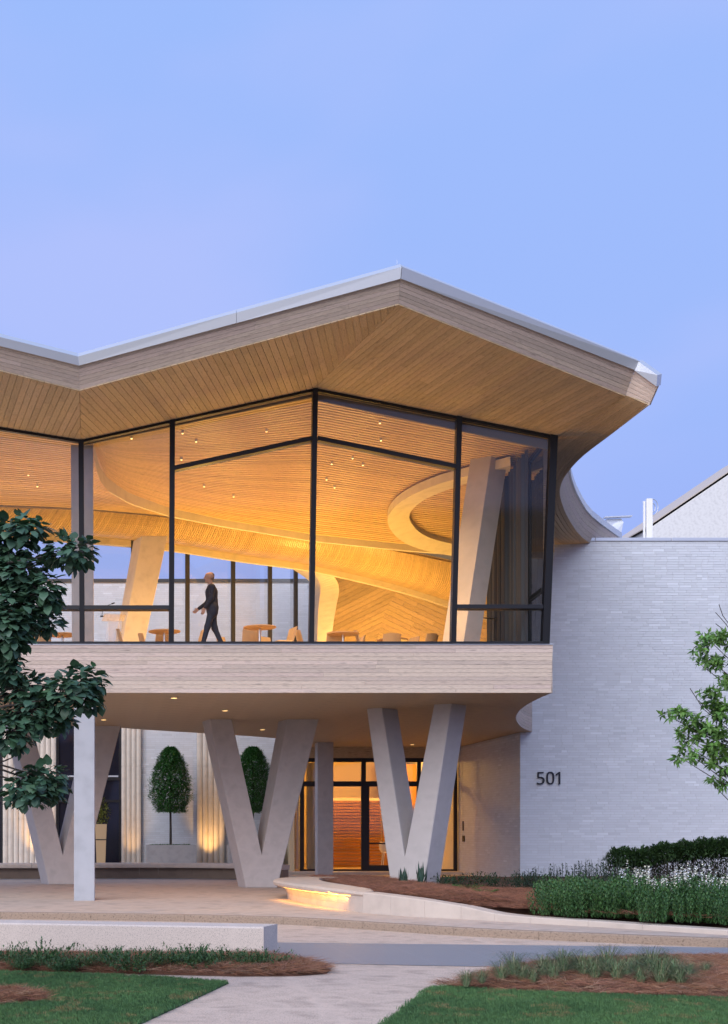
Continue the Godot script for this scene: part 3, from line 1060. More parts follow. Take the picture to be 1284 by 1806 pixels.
	ribbon(ceil, "ceiling_edge", w3.map(func(p): return p + Vector3(0, -0.14, 0.02)), w3.map(func(p): return p + Vector3(0, 0.16, -0.02)), M.trim, Vector3(0, 0, -0.2))
	# the looping plaster edge on the right
	var loop_out := [[900, 796], [860, 806], [815, 818], [770, 831], [725, 851], [697, 871], [684, 893], [690, 915], [714, 937], [757, 953], [815, 963], [860, 967], [900, 969]]
	var loop_in := [[900, 818], [860, 828], [820, 840], [785, 852], [753, 866], [732, 881], [722, 897], [728, 914], [745, 930], [775, 942], [820, 951], [860, 956], [900, 958]]
	var lo2 := smooth_path(loop_out.map(func(p): return ceiling_hit(p[0], p[1], 0.34)), 5)
	var li2 := smooth_path(loop_in.map(func(p): return ceiling_hit(p[0], p[1], 0.20)), 5)
	ribbon(ceil, "looped_edge", lo2, li2, M.trim, Vector3(0, 0.22, 0))
	# --- wood wall at the back, boards in a chevron ---
	var ww := branch("timber_wall", pav)
	var wa := px(566, 1100, 46.4)
	var wb := px(905, 1100, 44.6)
	var nw := (wb - wa).cross(Vector3.UP).normalized()
	if nw.z < 0:
		nw = -nw
	var pw := func(x, y): return on_plane(x, y, wa, nw)
	var ridge_line := [[712, 960], [705, 1035], [680, 1075], [652, 1180]]
	var polyl := [pw.call(566, 960)] + ridge_line.map(func(p): return pw.call(p[0], p[1])) + [pw.call(566, 1180)]
	var polyr := [pw.call(905, 960)] + ridge_line.map(func(p): return pw.call(p[0], p[1])) + [pw.call(905, 1180)]
	board_field(ww, polyl, pw.call(700, 1035) - pw.call(600, 1085), nw, 0.16, 0.007, 0.03, 3.2, M.inner)
	board_field(ww, polyr, pw.call(790, 1090) - pw.call(705, 1050), nw, 0.16, 0.007, 0.03, 3.2, M.inner)
	st = new_st()
	prism(st, [pw.call(560, 940), pw.call(910, 940), pw.call(910, 1190), pw.call(560, 1190)].map(func(p): return p - nw * 0.005), -nw * 0.2)
	obj("wall_backing", st, M.batten, ww)
	# curved plaster end where the rear ceiling comes down
	var bend_o := smooth_path([[530, 985], [556, 1000], [577, 1008], [592, 1021], [598, 1040], [593, 1070], [587, 1110], [584, 1180]].map(func(p): return px(p[0], p[1], 44.0)), 4)
	var bend_i := smooth_path([[530, 996], [548, 1008], [558, 1017], [564, 1030], [565, 1045], [562, 1070], [560, 1110], [559, 1180]].map(func(p): return px(p[0], p[1], 44.4)), 4)
	ribbon(pav, "curved_wall_end", bend_o, bend_i, M.trim, Vector3(-0.1, 0, -0.9))
	# --- courtyard glass at the back ---
	var rear_wall := branch("rear_glazing", pav)
	var xs := [[-330, 37.0], [-190, 38.0], [-60, 39.0], [70, 40.0], [235, 40.9], [330.5, 42.0], [411, 44.0], [476, 46.0], [521.5, 48.0], [556, 49.5]]
	for i in xs.size():
		var b := px(xs[i][0], 1100, xs[i][1])
		if i > 0 and xs[i][0] != 70:
			var s := new_st()
			bbox(s, Vector3(b.x - 0.07, FLOOR, b.z - 0.1), Vector3(b.x + 0.07, 11.9, b.z + 0.1), 0.006)
			obj("mullion", s, M.frame_grey, rear_wall)
		if i > 0:
			var a := px(xs[i - 1][0], 1100, xs[i - 1][1])
			var s := new_st()
			quad(s, Vector3(a.x + 0.05, FLOOR, a.z), Vector3(b.x - 0.05, FLOOR, b.z), Vector3(b.x - 0.05, 11.9, b.z), Vector3(a.x + 0.05, 11.9, a.z), Vector3(0.5, 0, 1).normalized())
			obj("pane", s, M.glass, rear_wall)
	# floor finish inside
	var fp := [Vector3(-13, 0, -30.3), Vector3(9.6, 0, -30.3), Vector3(9.8, 0, -32.5), Vector3(10.9, 0, -37.8), Vector3(11.5, 0, -44.0), Vector3(6.8, 0, -48.0), Vector3(2.3, 0, -41.8), Vector3(-2.4, 0, -39.8), Vector3(-6.5, 0, -38.0), Vector3(-13, 0, -37.0)]
	st = new_st()
	sheet(fp, FLOOR - 0.002, st)
	obj("hall_floor", st, M.floor, pav)
	# --- ground floor entrance ---
	build_entrance(pav)

func v_column(parent: Node, pts: Array, place: Callable, off: Vector3) -> void:
	var poly := pts.map(func(p): return place.call(p[0], p[1]))
	for i in poly.size():   # foot on the plaza, heads in the soffit
		if pts[i][1] > 1540:
			poly[i].y = 0.0
		elif pts[i][1] < 1300:
			poly[i].y = UNDER + 0.06
	var st := new_st()
	prism(st, poly, off, 0.018)
	obj("v_column", st, M.concrete, parent)

func build_entrance(pav: Node3D) -> void:
	var d := 49.3
	var ent := branch("entrance_glazing", pav)
	var at := func(x, y): return px(x, y, d)
	var st := new_st()
	bbox(st, Vector3(at.call(500, 0).x, 0, -50.2), Vector3(12.9, 0.10, -48.2), 0.02)
	obj("door_step", st, M.seat, pav)
	# header between glazing and soffit
	st = new_st()
	box(st, Vector3(at.call(522, 0).x, at.call(0, 1337).y, -49.5), Vector3(12.8, UNDER + 0.3, -49.25))
	obj("header", st, M.under, pav)
	var bars := [[529, 1337, 536, 1541], [800, 1337, 806, 1541], [637, 1337, 645, 1541], [529, 1337, 806, 1344], [529, 1533, 806, 1541], [536, 1378, 800, 1387], [645, 1387, 651, 1533], [735, 1344, 742, 1533], [651, 1486, 735, 1489], [651, 1526, 735, 1533]]
	for b in bars:
		st = new_st()
		var z := 0.0 if b[2] - b[0] < 20 else -0.012
		box(st, Vector3(at.call(b[0], 0).x, at.call(0, b[3]).y, -d - 0.06 + z), Vector3(at.call(b[2], 0).x, at.call(0, b[1]).y, -d + 0.06 + z))
		obj("frame_bar", st, M.frame, ent)
	for p in [[536, 1344, 637, 1378], [645, 1344, 735, 1378], [742, 1344, 800, 1378], [536, 1387, 637, 1533], [651, 1387, 735, 1486], [651, 1489, 735, 1526], [742, 1387, 800, 1533]]:
		st = new_st()
		quad(st, at.call(p[0], p[3]), at.call(p[2], p[3]), at.call(p[2], p[1]), at.call(p[0], p[1]), Vector3(0, 0, 1))
		obj("pane", st, M.glass, ent)
	st = new_st()
	tube(st, [at.call(728, 1500) + Vector3(0, 0, 0.12), at.call(728, 1420) + Vector3(0, 0, 0.12)], [0.018, 0.018], 8)
	obj("door_handle", st, M.steel, ent)
	# the lobby behind
	var lob := branch("lobby", pav)
	var x0: float = at.call(520, 0).x
	st = new_st()
	box(st, Vector3(x0, -0.05, -58), Vector3(13.4, 0.098, -50.2))
	obj("lobby_floor", st, M.floor, lob)
	st = new_st()
	box(st, Vector3(x0, 0.1, -58.2), Vector3(13.4, UNDER, -58))
	obj("back_wall", st, M.room, lob)
	st = new_st()
	box(st, Vector3(13.4, 0.1, -58), Vector3(13.6, UNDER, -49.4))
	obj("lobby_wall", st, M.room, lob)
	st = new_st()
	box(st, Vector3(x0 - 0.2, 0.1, -58), Vector3(x0, UNDER, -49.4))
	obj("lobby_wall", st, M.room, lob)
	st = new_st()
	box(st, Vector3(x0 - 0.2, UNDER - 0.02, -58.2), Vector3(13.6, UNDER + 0.1, -49.7))
	obj("lobby_ceiling", st, M.room, lob)
	# slatted timber screen, sloping top
	var zs := 54.5
	for k in 22:
		var y0 := 0.12 + k * 0.125
		var s := new_st()
		var xa: float = px(583, 0, zs).x
		var xb: float = px(672, 0, zs).x
		hexa(s, [Vector3(xa, y0, -zs), Vector3(xb, y0, -zs), Vector3(xb, y0 + 0.085, -zs + 0.03), Vector3(xa, y0 + 0.085, -zs + 0.03), Vector3(xa, y0, -zs - 0.05), Vector3(xb, y0, -zs - 0.05), Vector3(xb, y0 + 0.085, -zs - 0.05), Vector3(xa, y0 + 0.085, -zs - 0.05)], Vector3.RIGHT, Vector2(k * 1.3, k))
		obj("screen_slat", s, M.room_wood[k % 5], lob)
	st = new_st()
	box(st, Vector3(px(583, 0, zs).x, 0.1, -zs - 0.12), Vector3(px(672, 0, zs).x, 2.95, -zs - 0.06))
	obj("screen_backing", st, M.batten, lob)
	# tall orange panel behind the door
	st = new_st()
	box(st, Vector3(px(676, 0, 56.0).x, 0.1, -56.2), Vector3(px(760, 0, 56.0).x, 4.4, -56.0), Vector3.UP)
	obj("timber_panel", st, M.room_wood[3], lob)
	st = new_st()
	for k in 23:
		var xa: float = px(541, 0, 50.6).x + k * 0.021 * 2
		var dz := 0.05 * sin(k * 1.1)
		var dz1 := 0.05 * sin((k + 1) * 1.1)
		quad(st, Vector3(xa, 0.1, -50.7 + dz), Vector3(xa + 0.042, 0.1, -50.7 + dz1), Vector3(xa + 0.042, 4.2, -50.7 + dz1), Vector3(xa, 4.2, -50.7 + dz))
	obj("sheer_curtain", st, M.curtain, lob)

# ---------- the white brick wing on the right ----------
func build_brick_wing() -> void:
	var w := thing("brick_wing", "long windowless wing of white painted brick with thin metal coping", "building")
	var x0 := 12.82
	var z := -41.8
	var top := 10.72
	var xr := 24.0
	var st := new_st()
	box(st, Vector3(x0, 0.0, -60), Vector3(xr, UNDER - 0.01, z))
	box(st, Vector3(x0 + 0.17, UNDER - 0.01, -60), Vector3(xr, top, z))
	obj("wall", st, M.mortar, w)
	brick_face(w, Vector3(x0, 0, z), Vector3.RIGHT, Vector3(0, 0, 1), 11.0, 57.5 * 0.0812, 0.0812, 0.37, 31)
	brick_face(w, Vector3(x0 + 0.17, 57 * 0.0812, z), Vector3.RIGHT, Vector3(0, 0, 1), 11.0, top - 57 * 0.0812, 0.0812, 0.37, 32)
	brick_face(w, Vector3(x0, 0, z), Vector3(0, 0, -1), Vector3(-1, 0, 0), 7.4, UNDER - 0.02, 0.0812, 0.37, 33)
	for k in 5:
		st = new_st()
		bbox(st, Vector3(x0 - 0.05 + k * 2.4, top, z - 0.4), Vector3(x0 - 0.05 + k * 2.4 + 2.392, top + 0.10, z + 0.05), 0.012)
		obj("coping", st, M.metal, w)
	# door-bell panel and card reader by the entrance
	st = new_st()
	box(st, Vector3(x0 - 0.04, 1.2, -48.6), Vector3(x0 - 0.012, 1.42, -48.35))
	obj("intercom", st, M.black, w)
	st = new_st()
	box(st, Vector3(x0 - 0.035, 1.6, -48.62), Vector3(x0 - 0.012, 1.95, -48.5))
	obj("sign_plate", st, M.digits, w)
	# the number on the wall
	var num := thing("house_number", "dark metal numerals 501 fixed to the white brick", "number sign", px(947, 1383.5, 41.74))
	var font := SystemFont.new()
	font.font_names = PackedStringArray(["Droid Sans"])
	font.font_weight = 500
	var x := 0.0
	for c in ["5", "0", "1"]:
		var t := TextMesh.new()
		t.text = c
		t.font = font
		t.font_size = 64
		t.pixel_size = 0.0086
		t.depth = 0.05
		t.horizontal_alignment = HORIZONTAL_ALIGNMENT_LEFT
		t.vertical_alignment = VERTICAL_ALIGNMENT_BOTTOM
		var o := MeshInstance3D.new()
		o.name = "numeral"
		o.mesh = t
		o.material_override = M.digits
		num.add_child(o, true)
		var bb := t.get_aabb()
		o.position = Vector3(x - bb.position.x, -bb.position.y, 0)
		x += bb.size.x + 0.06
		if c == "0":
			x -= 0.02

# ---------- the older stone-and-brick wing across the courtyard ----------
func build_stone_wing() -> void:
	var w := thing("stone_wing", "older white brick wing with fluted limestone pilasters across the courtyard", "building")
	var z := -51.5
	var top := 11.24
	var xl := -16.0
	var xe: float = px(522, 0, 51.5).x
	var st := new_st()
	box(st, Vector3(xl, 0, -62), Vector3(xe, top, z))
	box(st, Vector3(xe, UNDER + 0.4, -62), Vector3(14.0, top, z))
	obj("wall", st, M.mortar, w)
	var at := func(x): return px(x, 0, 51.4).x
	var panels := [[249, 347], [396, 520]]
	for k in panels.size():
		brick_face(w, Vector3(at.call(panels[k][0]), 0, z), Vector3.RIGHT, Vector3(0, 0, 1), at.call(panels[k][1]) - at.call(panels[k][0]), 5.9, 0.0812, 0.37, 41 + k)
	brick_face(w, Vector3(-8.0, 5.9, z), Vector3.RIGHT, Vector3(0, 0, 1), 16.0, top - 5.9, 0.0812, 0.37, 45)
	for k in 6:
		st = new_st()
		bbox(st, Vector3(-9 + k * 3.2, top, z - 0.4), Vector3(-9 + k * 3.2 + 3.19, top + 0.13, z + 0.06), 0.012)
		obj("coping", st, M.frame_grey, w)
	# fluted pilasters
	for p in [[5, 99], [214, 249], [347, 396], [-300, -220], [-160, -100]]:
		var pil := branch("pilaster", w)
		var a: float = at.call(p[0])
		var b: float = at.call(p[1])
		var n := maxi(3, int(round((b - a) / 0.21)))
		var ys := [0.0, 2.05, 4.1, 5.9]
		for k in 3:
			for i in n:
				var s := new_st()
				var xa := a + (b - a) * i / n
				var xb := a + (b - a) * (i + 1) / n
				var pts := []
				for q in 7:
					var f := q / 6.0
					pts.append(Vector3(lerpf(xa + 0.008, xb - 0.008, f), ys[k] + 0.004, z + 0.18 + 0.028 * sin(f * PI)))
				pts.append(Vector3(xb - 0.008, ys[k] + 0.004, z + 0.02))
				pts.append(Vector3(xa + 0.008, ys[k] + 0.004, z + 0.02))
				loft(s, [pts, pts.map(func(v): return v + Vector3(0, ys[k + 1] - ys[k] - 0.008, 0))])
				obj("fluted_stone", s, M.stone, pil)
	# dark windows
	for p in [[99, 214], [-100, 5], [-220, -160]]:
		var win := branch("window", w)
		var a: float = at.call(p[0]) + 0.02
		var b: float = at.call(p[1]) - 0.02
		st = new_st()
		box(st, Vector3(a, 0.1, z + 0.01), Vector3(b, 5.9, z + 0.03))
		obj("pane", st, M.window_dark, win)
		for y in [0.12, 2.75, 3.6, 5.88]:
			st = new_st()
			box(st, Vector3(a, y - 0.05, z + 0.03), Vector3(b, y + 0.05, z + 0.11))
			obj("rail", st, M.frame, win)
		for x in [a + 0.04, (a + b) / 2.0, b - 0.04]:
			st = new_st()
			box(st, Vector3(x - 0.035, 0.1, z + 0.032), Vector3(x + 0.035, 5.88, z + 0.10))
			obj("stile", st, M.frame, win)
		st = new_st()
		box(st, Vector3(a + 0.1, 3.68, z + 0.034), Vector3(b - 0.1, 3.74, z + 0.09))
		obj("blind_rail", st, M.metal, win)
	# service pipe beside the entrance
	st = new_st()
	tube(st, [Vector3(at.call(521), 0.1, z + 0.45), Vector3(at.call(521), 4.6, z + 0.45)], [0.13, 0.13], 14)
	obj("downpipe", st, M.metal, w)
	# ground lights at the pilasters
	for q in [[372, "beside the planter with the clipped tree", 12.0], [62, "by the wide pilaster", 9.0], [233, "beside the dark window", 4.0]]:
		var x: float = px(q[0], 0, 50.6).x
		var l := thing("ground_uplight", "small in-ground uplight at the foot of the pilaster " + q[1], "light", Vector3(x, 0, -50.75), 0.0, "uplights at the pilasters")
		st = new_st()
		lathe(st, Vector3.ZERO, [Vector2(0.09, 0.0), Vector2(0.09, 0.03), Vector2(0.07, 0.04)], 14)
		obj("housing", st, M.steel, l)
		st = new_st()
		lathe(st, Vector3.ZERO, [Vector2(0.07, 0.036), Vector2(0.0, 0.037)], 14)
		obj("lamp_lens", st, M.bulb, l)
		var s := SpotLight3D.new()
		s.name = "uplight_beam"
		s.light_color = Color(1.0, 0.76, 0.42)
		s.light_energy = q[2]
		s.spot_angle = 34.0
		s.spot_angle_attenuation = 1.0
		s.spot_range = 20.0
		s.light_size = 0.06
		s.shadow_enabled = true
		l.add_child(s)
		s.position = Vector3(0, 0.08, 0)
		s.rotation_degrees = Vector3(90 - 7, 0, 0)

func build_background() -> void:
	# gabled white building beyond the brick wing
	var g := thing("gabled_building", "white stucco gable end rising behind the brick wing", "building")
	var st := new_st()
	var d := 66.0
	prism(st, [px(1150, 1000, d), px(1150, 929, d), px(1284, 838, d), px(1420, 746, d), px(1560, 838, d), px(1700, 930, d), px(1700, 1000, d)], Vector3(0, 0, -9), 0.02)
	obj("gable_wall", st, M.stucco, g)
	for e in [[1143, 931, 1420, 743], [1420, 743, 1700, 929]]:
		st = new_st()
		var a := px(e[0], e[1], d) + Vector3(0, 0.05, 0)
		var b := px(e[2], e[3], d) + Vector3(0, 0.05, 0)
		hexa(st, [a, b, b + Vector3(0, 0.06, 0), a + Vector3(0, 0.06, 0)].map(func(p): return p + Vector3(0, 0, 0.03)) + [a, b, b + Vector3(0, 0.06, 0), a + Vector3(0, 0.06, 0)].map(func(p): return p + Vector3(0, 0, -9.2)))
		obj("roof_verge", st, M.seat, g)
	# roof access ladder rail: a white post with a curled handrail
	var v := thing("roof_ladder_rail", "white roof post with a curled handrail above the brick coping", "ladder", px(1143, 952, 44.0))
	st = new_st()
	bbox(st, Vector3(-0.06, -0.2, -0.05), Vector3(0.14, 1.36, 0.05), 0.01)
	obj("post", st, M.white, v)
	st = new_st()
	bbox(st, Vector3(-0.16, -0.2, -0.03), Vector3(-0.10, 1.28, 0.03), 0.006)
	obj("post", st, M.white, v)
	for r in [[0.27, 1.08], [0.15, 1.06]]:
		var pts := []
		for k in 15:
			var a := lerpf(PI * 0.5, -PI * 0.55, k / 14.0)
			pts.append(Vector3(0.13 + cos(a) * r[0] * 0.75, r[1] + sin(a) * r[0], 0))
		st = new_st()
		tube(st, pts, pts.map(func(_p): return 0.011), 6)
		obj("handrail", st, M.steel, v)
	# metal roof ridge peeping over the coping where the pavilion roof meets the wing
	var rr := thing("roof_lantern", "pale metal roof lantern peeping over the coping beside the curved eave", "skylight", px(1075, 952, 45.0))
	st = new_st()
	loft(st, [[Vector3(-0.35, -0.3, 0.4), Vector3(0.15, -0.3, 0.4), Vector3(0.15, -0.3, -1.2), Vector3(-0.35, -0.3, -1.2)], [Vector3(-0.2, 0.30, 0.3), Vector3(0.36, 0.52, 0.3), Vector3(0.36, 0.52, -1.2), Vector3(-0.2, 0.30, -1.2)], [Vector3(-0.2, 0.64, 0.25), Vector3(0.3, 0.66, 0.25), Vector3(0.3, 0.66, -1.2), Vector3(-0.2, 0.64, -1.2)]])
	obj("lantern_hood", st, M.metal, rr)
	st = new_st()
	beam(st, Vector3(-0.3, 0.68, 0.3), Vector3(0.62, 0.72, 0.3), Vector3(0, 0.02, 0), Vector3(0, 0, 0.1))
	obj("flashing", st, M.metal, rr)

# ---------- benches, planter edge, lamps ----------
var bed_front := []
func build_site() -> void:
	# concrete bench wall by the lawn
	var b := thing("concrete_bench", "long low aggregate concrete bench wall along the drive", "bench")
	var st := new_st()
	var d0 := 18.2
	var d1 := 17.7
	var f := func(x, y, d): return px(x, y, d)
	var tl: Vector3 = f.call(-420, 1621, d0)
	var tr: Vector3 = f.call(465, 1635, d1)
	var br := Vector3(tr.x, LOW, tr.z)
	var bl := Vector3(tl.x, LOW, tl.z)
	var back := Vector3(0.26, 0, -0.62)
	var ck := 0.02
	loft(st, [[bl, bl + Vector3(0, 0, -0.62), tl + Vector3(0, -ck, -0.62), tl + Vector3(0, 0, -0.60), tl + Vector3(0, 0, -ck), tl + Vector3(0, -ck, 0)], [br, br + back, tr + back + Vector3(0, -ck, 0), tr + back + Vector3(0, 0, ck), tr + Vector3(0, 0, -ck), tr + Vector3(0, -ck, 0)]], true, Vector3.RIGHT)
	obj("bench_body", st, M.bench, b)
	st = new_st()
	lathe(st, Vector3.ZERO, [Vector2(0.02, 0), Vector2(0.018, 0.008), Vector2(0, 0.008)], 12)
	var o := obj("metal_stud", st, M.black, b)
	o.position = br + back * 0.75 + Vector3(0.002, 0.07, 0)
	o.rotation = Vector3(0, 0, -PI / 2)
	# far curved bench under the building
	var fb := thing("curved_bench", "long curved stone bench in front of the limestone pilasters", "bench")
	var arc := smooth_path([Vector3(-13, 0, -43.2), Vector3(-6, 0, -43.8), Vector3(-2, 0, -44.1), Vector3(1.5, 0, -44.4), Vector3(4.0, 0, -43.6), Vector3(5.3, 0, -41.9)], 5)
	for i in arc.size() - 1:
		var a: Vector3 = arc[i]
		var c: Vector3 = arc[i + 1]
		var n := (c - a).cross(Vector3.UP).normalized()
		if n.z < 0:
			n = -n
		var g := (c - a).normalized() * 0.004
		var sec := func(p): return [p + n * 0.40 + Vector3(0, 0.36, 0), p + n * 0.45 + Vector3(0, 0.38, 0), p + n * 0.45 + Vector3(0, 0.48, 0), p + n * 0.41 + Vector3(0, 0.52, 0), p - n * 0.35 + Vector3(0, 0.52, 0), p - n * 0.35 + Vector3(0, 0.36, 0)]
		st = new_st()
		loft(st, [sec.call(a + g), sec.call(c - g)], true, Vector3.RIGHT)
		obj("seat_block", st, M.seat, fb)
		st = new_st()
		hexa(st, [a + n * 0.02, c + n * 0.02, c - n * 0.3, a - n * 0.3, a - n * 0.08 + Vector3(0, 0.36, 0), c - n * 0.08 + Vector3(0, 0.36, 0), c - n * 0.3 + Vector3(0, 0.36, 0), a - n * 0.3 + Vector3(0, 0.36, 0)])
		obj("base_block", st, M.bench_base, fb)
	# pale plinth behind it
	st = new_st()
	var pl := []
	for p in arc:
		pl.append(p + Vector3(0.3, 0, 0.75))
	pl.append(Vector3(4.6, 0, -46.0))
	pl.append(Vector3(-13, 0, -46.0))
	sheet(pl, 0.006, st)
	structure(obj("pavement_band", st, M.pale_concrete))
	# planter edge that begins as a bench and sinks to a kerb
	var pe := thing("planter_bench", "curved cast stone bench sinking into a kerb round the mulch bed", "bench")
	var S := [[524, 1590, 0.44], [540, 1597, 0.44], [565, 1601, 0.44], [603, 1606, 0.42], [640, 1610, 0.40], [689, 1614, 0.37], [749, 1618, 0.32], [813, 1621, 0.24], [872, 1624.5, 0.14], [936, 1628.5, 0.11], [1037, 1634, 0.10], [1133, 1640, 0.09], [1284, 1649, 0.08], [1500, 1660, 0.07], [1800, 1672, 0.06]]
	var base := []
	for s in S:
		var p := gr(s[0], s[1])
		base.append(Vector3(p.x, s[2], p.z))
	base = smooth_path(base.slice(4), 4)
	# the bench end: outer and inner plan edges, front of the drive first
	var outer := smooth_path([Vector3(5.5, 0.44, -33.6), Vector3(4.6, 0.44, -33.2), Vector3(4.02, 0.44, -32.4), Vector3(3.78, 0.44, -31.3), Vector3(3.80, 0.44, -30.2), Vector3(3.93, 0.44, -29.1), Vector3(4.10, 0.44, -28.1), Vector3(4.34, 0.43, -27.2), Vector3(4.60, 0.415, -26.4), base[0]], 8)
	var innr := smooth_path([Vector3(5.6, 0.44, -33.0), Vector3(5.2, 0.44, -32.6), Vector3(4.95, 0.44, -31.9), Vector3(4.85, 0.44, -31.2), Vector3(4.80, 0.44, -30.3), Vector3(4.84, 0.44, -29.3), Vector3(4.93, 0.44, -28.4), Vector3(5.06, 0.43, -27.6), Vector3(5.2, 0.415, -26.9), base[0] + Vector3(0.28, 0, -0.36)], 8)
	var foot := func(i: int, t: float) -> Vector3: return outer[i].lerp(innr[i], t * lerpf(1.0, 0.12, smoothstep(44.0, 72.0, i)))
	for i in range(0, outer.size() - 1, 8):
		var tops := []
		var rings := []
		for k in range(i, i + 9):
			var a: Vector3 = outer[k]
			var c: Vector3 = innr[k]
			if k == i:
				var g: Vector3 = (outer[k + 1] - outer[k]).normalized() * 0.004
				a += g
				c += g
			var n := (c - a).normalized()
			tops.append([Vector3(a.x, 0.31, a.z) + n * 0.03, Vector3(a.x, 0.335, a.z), Vector3(a.x, a.y - 0.05, a.z) - n * 0.012, Vector3(a.x, a.y - 0.015, a.z) + n * 0.012, Vector3(a.x, a.y, a.z) + n * 0.05, Vector3(c.x, c.y, c.z), Vector3(c.x, 0.31, c.z)])
			var e: Vector3 = foot.call(k, 0.9)
			var ring := [Vector3(e.x, 0.0, e.z), Vector3(e.x, 0.312, e.z)]
			for q in [[0.16, 0.312], [0.24, 0.25], [0.29, 0.12], [0.30, 0.0]]:
				var p: Vector3 = foot.call(k, q[0])
				ring.append(Vector3(p.x, q[1], p.z))
			rings.append(ring)
		st = new_st()
		loft(st, tops, true, Vector3.RIGHT)
		obj("coping_block", st, M.seat, pe)
		st = new_st()
		loft(st, rings, true, Vector3.RIGHT)
		obj("base_block", st, M.seat, pe)
	for i in base.size() - 1:
		var a: Vector3 = base[i]
		var c: Vector3 = base[i + 1]
		var t := (c - a)
		t.y = 0
		var n := t.cross(Vector3.UP).normalized()
		if n.z > 0:
			n = -n
		var g := t.normalized() * (0.004 if i % 4 == 0 else 0.0)
		var deep := 0.34
		var sec := func(p): return [Vector3(p.x, 0, p.z), Vector3(p.x, p.y - 0.02, p.z), Vector3(p.x, p.y - 0.004, p.z) + n * 0.012, Vector3(p.x, p.y, p.z) + n * 0.03, Vector3(p.x, p.y, p.z) + n * deep, Vector3(p.x, 0, p.z) + n * deep]
		st = new_st()
		loft(st, [sec.call(a + g), sec.call(c)], true, Vector3.RIGHT)
		obj("coping_block", st, M.seat, pe)
		bed_front.append(a + n * deep * 0.85)
	# light strip under the overhang
	st = new_st()
	for i in range(28, 66):
		var a: Vector3 = foot.call(i, 0.10)
		var c: Vector3 = foot.call(i + 1, 0.10)
		var n: Vector3 = (innr[i] - outer[i]).normalized()
		beam(st, Vector3(a.x, 0.303, a.z), Vector3(c.x, 0.303, c.z), n * 0.012, Vector3(0, 0.006, 0))
	obj("led_strip_light", st, M.led, pe)
	for i in range(28, 64, 6):
		var a: Vector3 = foot.call(i, 0.02)
		var c: Vector3 = foot.call(i + 6, 0.02)
		var l := AreaLight3D.new()
		l.name = "bench_light"
		l.light_color = Color(1.0, 0.70, 0.28)
		l.light_energy = 0.28
		l.area_size = Vector2(a.distance_to(c) * 1.25, 0.05)
		l.area_range = 8.0
		l.shadow_enabled = true
		pe.add_child(l, true)
		var mid := (a + c) / 2.0
		mid.y = 0.29
		var n: Vector3 = (innr[i] - outer[i]).normalized()
		var z := -(Vector3.DOWN + n * 0.8).normalized()
		var x := (c - a)
		x.y = 0
		x = x.normalized()
		x = (x - z * x.dot(z)).normalized()
		l.transform = Transform3D(Basis(x, z.cross(x), z), mid)
	# mulch bed
	var bed := new_st()
	var rows := 14
	var cols := bed_front.size()
	var pt := func(i, j):
		var a: Vector3 = bed_front[i]
		var t := float(i) / (cols - 1)
		var q := Vector3(lerpf(6.2, 26.0, clampf(pow(t, 0.9), 0, 1)), 0.16, lerpf(-38.0, -41.75, smoothstep(0.0, 0.22, t)))
		var v := float(j) / rows
		var p := a.lerp(q, v)
		p.y = lerpf(a.y - 0.05, 0.16, smoothstep(0.0, 0.6, v)) + 0.05 * sin(v * PI) + 0.02 * sin(p.x * 3.1 + p.z * 2.3)
		return p
	for i in cols - 1:
		for j in rows:
			quad(bed, pt.call(i, j), pt.call(i + 1, j), pt.call(i + 1, j + 1), pt.call(i, j + 1), Vector3.UP)
	for i in innr.size() - 1:   # and behind the bench end
		var m := Vector3(6.2, 0.33, -32.5 - 0.1 * i)
		tri(bed, Vector3(innr[i].x - 0.02, 0.38, innr[i].z), Vector3(innr[i + 1].x - 0.02, 0.38, innr[i + 1].z), Vector3(7.0, 0.22, -33.0), Vector3.UP)
	tri(bed, Vector3(7.0, 0.22, -33.0), Vector3(innr[0].x, 0.38, innr[0].z), Vector3(6.2, 0.16, -38.0), Vector3.UP)
	structure(obj("mulch_bed", bed, M.straw_bed))
	# recessed lights under the floor
	for q in [[307, 30.95, "beside the front fascia"], [397, 34.2, "over the first drive lane"], [183, 37.0, "above the slender white column"], [463, 40.6, "near the curved rear edge"], [727, 47.6, "over the entrance doors"]]:
		var x: float = (q[0] - CX) / F * q[1]
		var l := thing("recessed_downlight", "small recessed downlight in the timber underside " + q[2], "light", Vector3(x, UNDER - 0.012, -q[1]), 0.0, "downlights under the floor")
		st = new_st()
		lathe(st, Vector3.ZERO, [Vector2(0.10, 0.01), Vector2(0.10, -0.012), Vector2(0.075, -0.014)], 16)
		obj("trim_ring", st, M.steel, l)
		st = new_st()
		lathe(st, Vector3.ZERO, [Vector2(0.075, -0.013), Vector2(0.0, -0.013)], 16)
		obj("lamp_lens", st, M.bulb, l)
		var s := SpotLight3D.new()
		s.name = "downlight_beam"
		s.light_color = Color(1.0, 0.70, 0.40)
		s.light_energy = 4.0
		s.spot_angle = 62.0
		s.spot_angle_attenuation = 1.0
		s.spot_range = 20.0
		s.light_size = 0.07
		s.shadow_enabled = true
		l.add_child(s)
		s.position = Vector3(0, -0.04, 0)
		s.rotation_degrees = Vector3(-90, 0, 0)
	# lobby ceiling lamps
	for q in [[610, 53.0, "over the timber screen"], [700, 54.0, "over the stool"]]:
		var x: float = (q[0] - CX) / F * q[1]
		var l := thing("lobby_lamp", "round lobby ceiling lamp " + q[2], "light", Vector3(x, UNDER - 0.03, -q[1]), 0.0, "lobby lamps")
		st = new_st()
		lathe(st, Vector3.ZERO, [Vector2(0.0, 0.0), Vector2(0.2, -0.01), Vector2(0.2, -0.06), Vector2(0.0, -0.062)], 18)
		obj("lamp_disc", st, M.bulb, l)
		var om := OmniLight3D.new()
		om.name = "lobby_glow"
		om.light_color = Color(1.0, 0.74, 0.36)
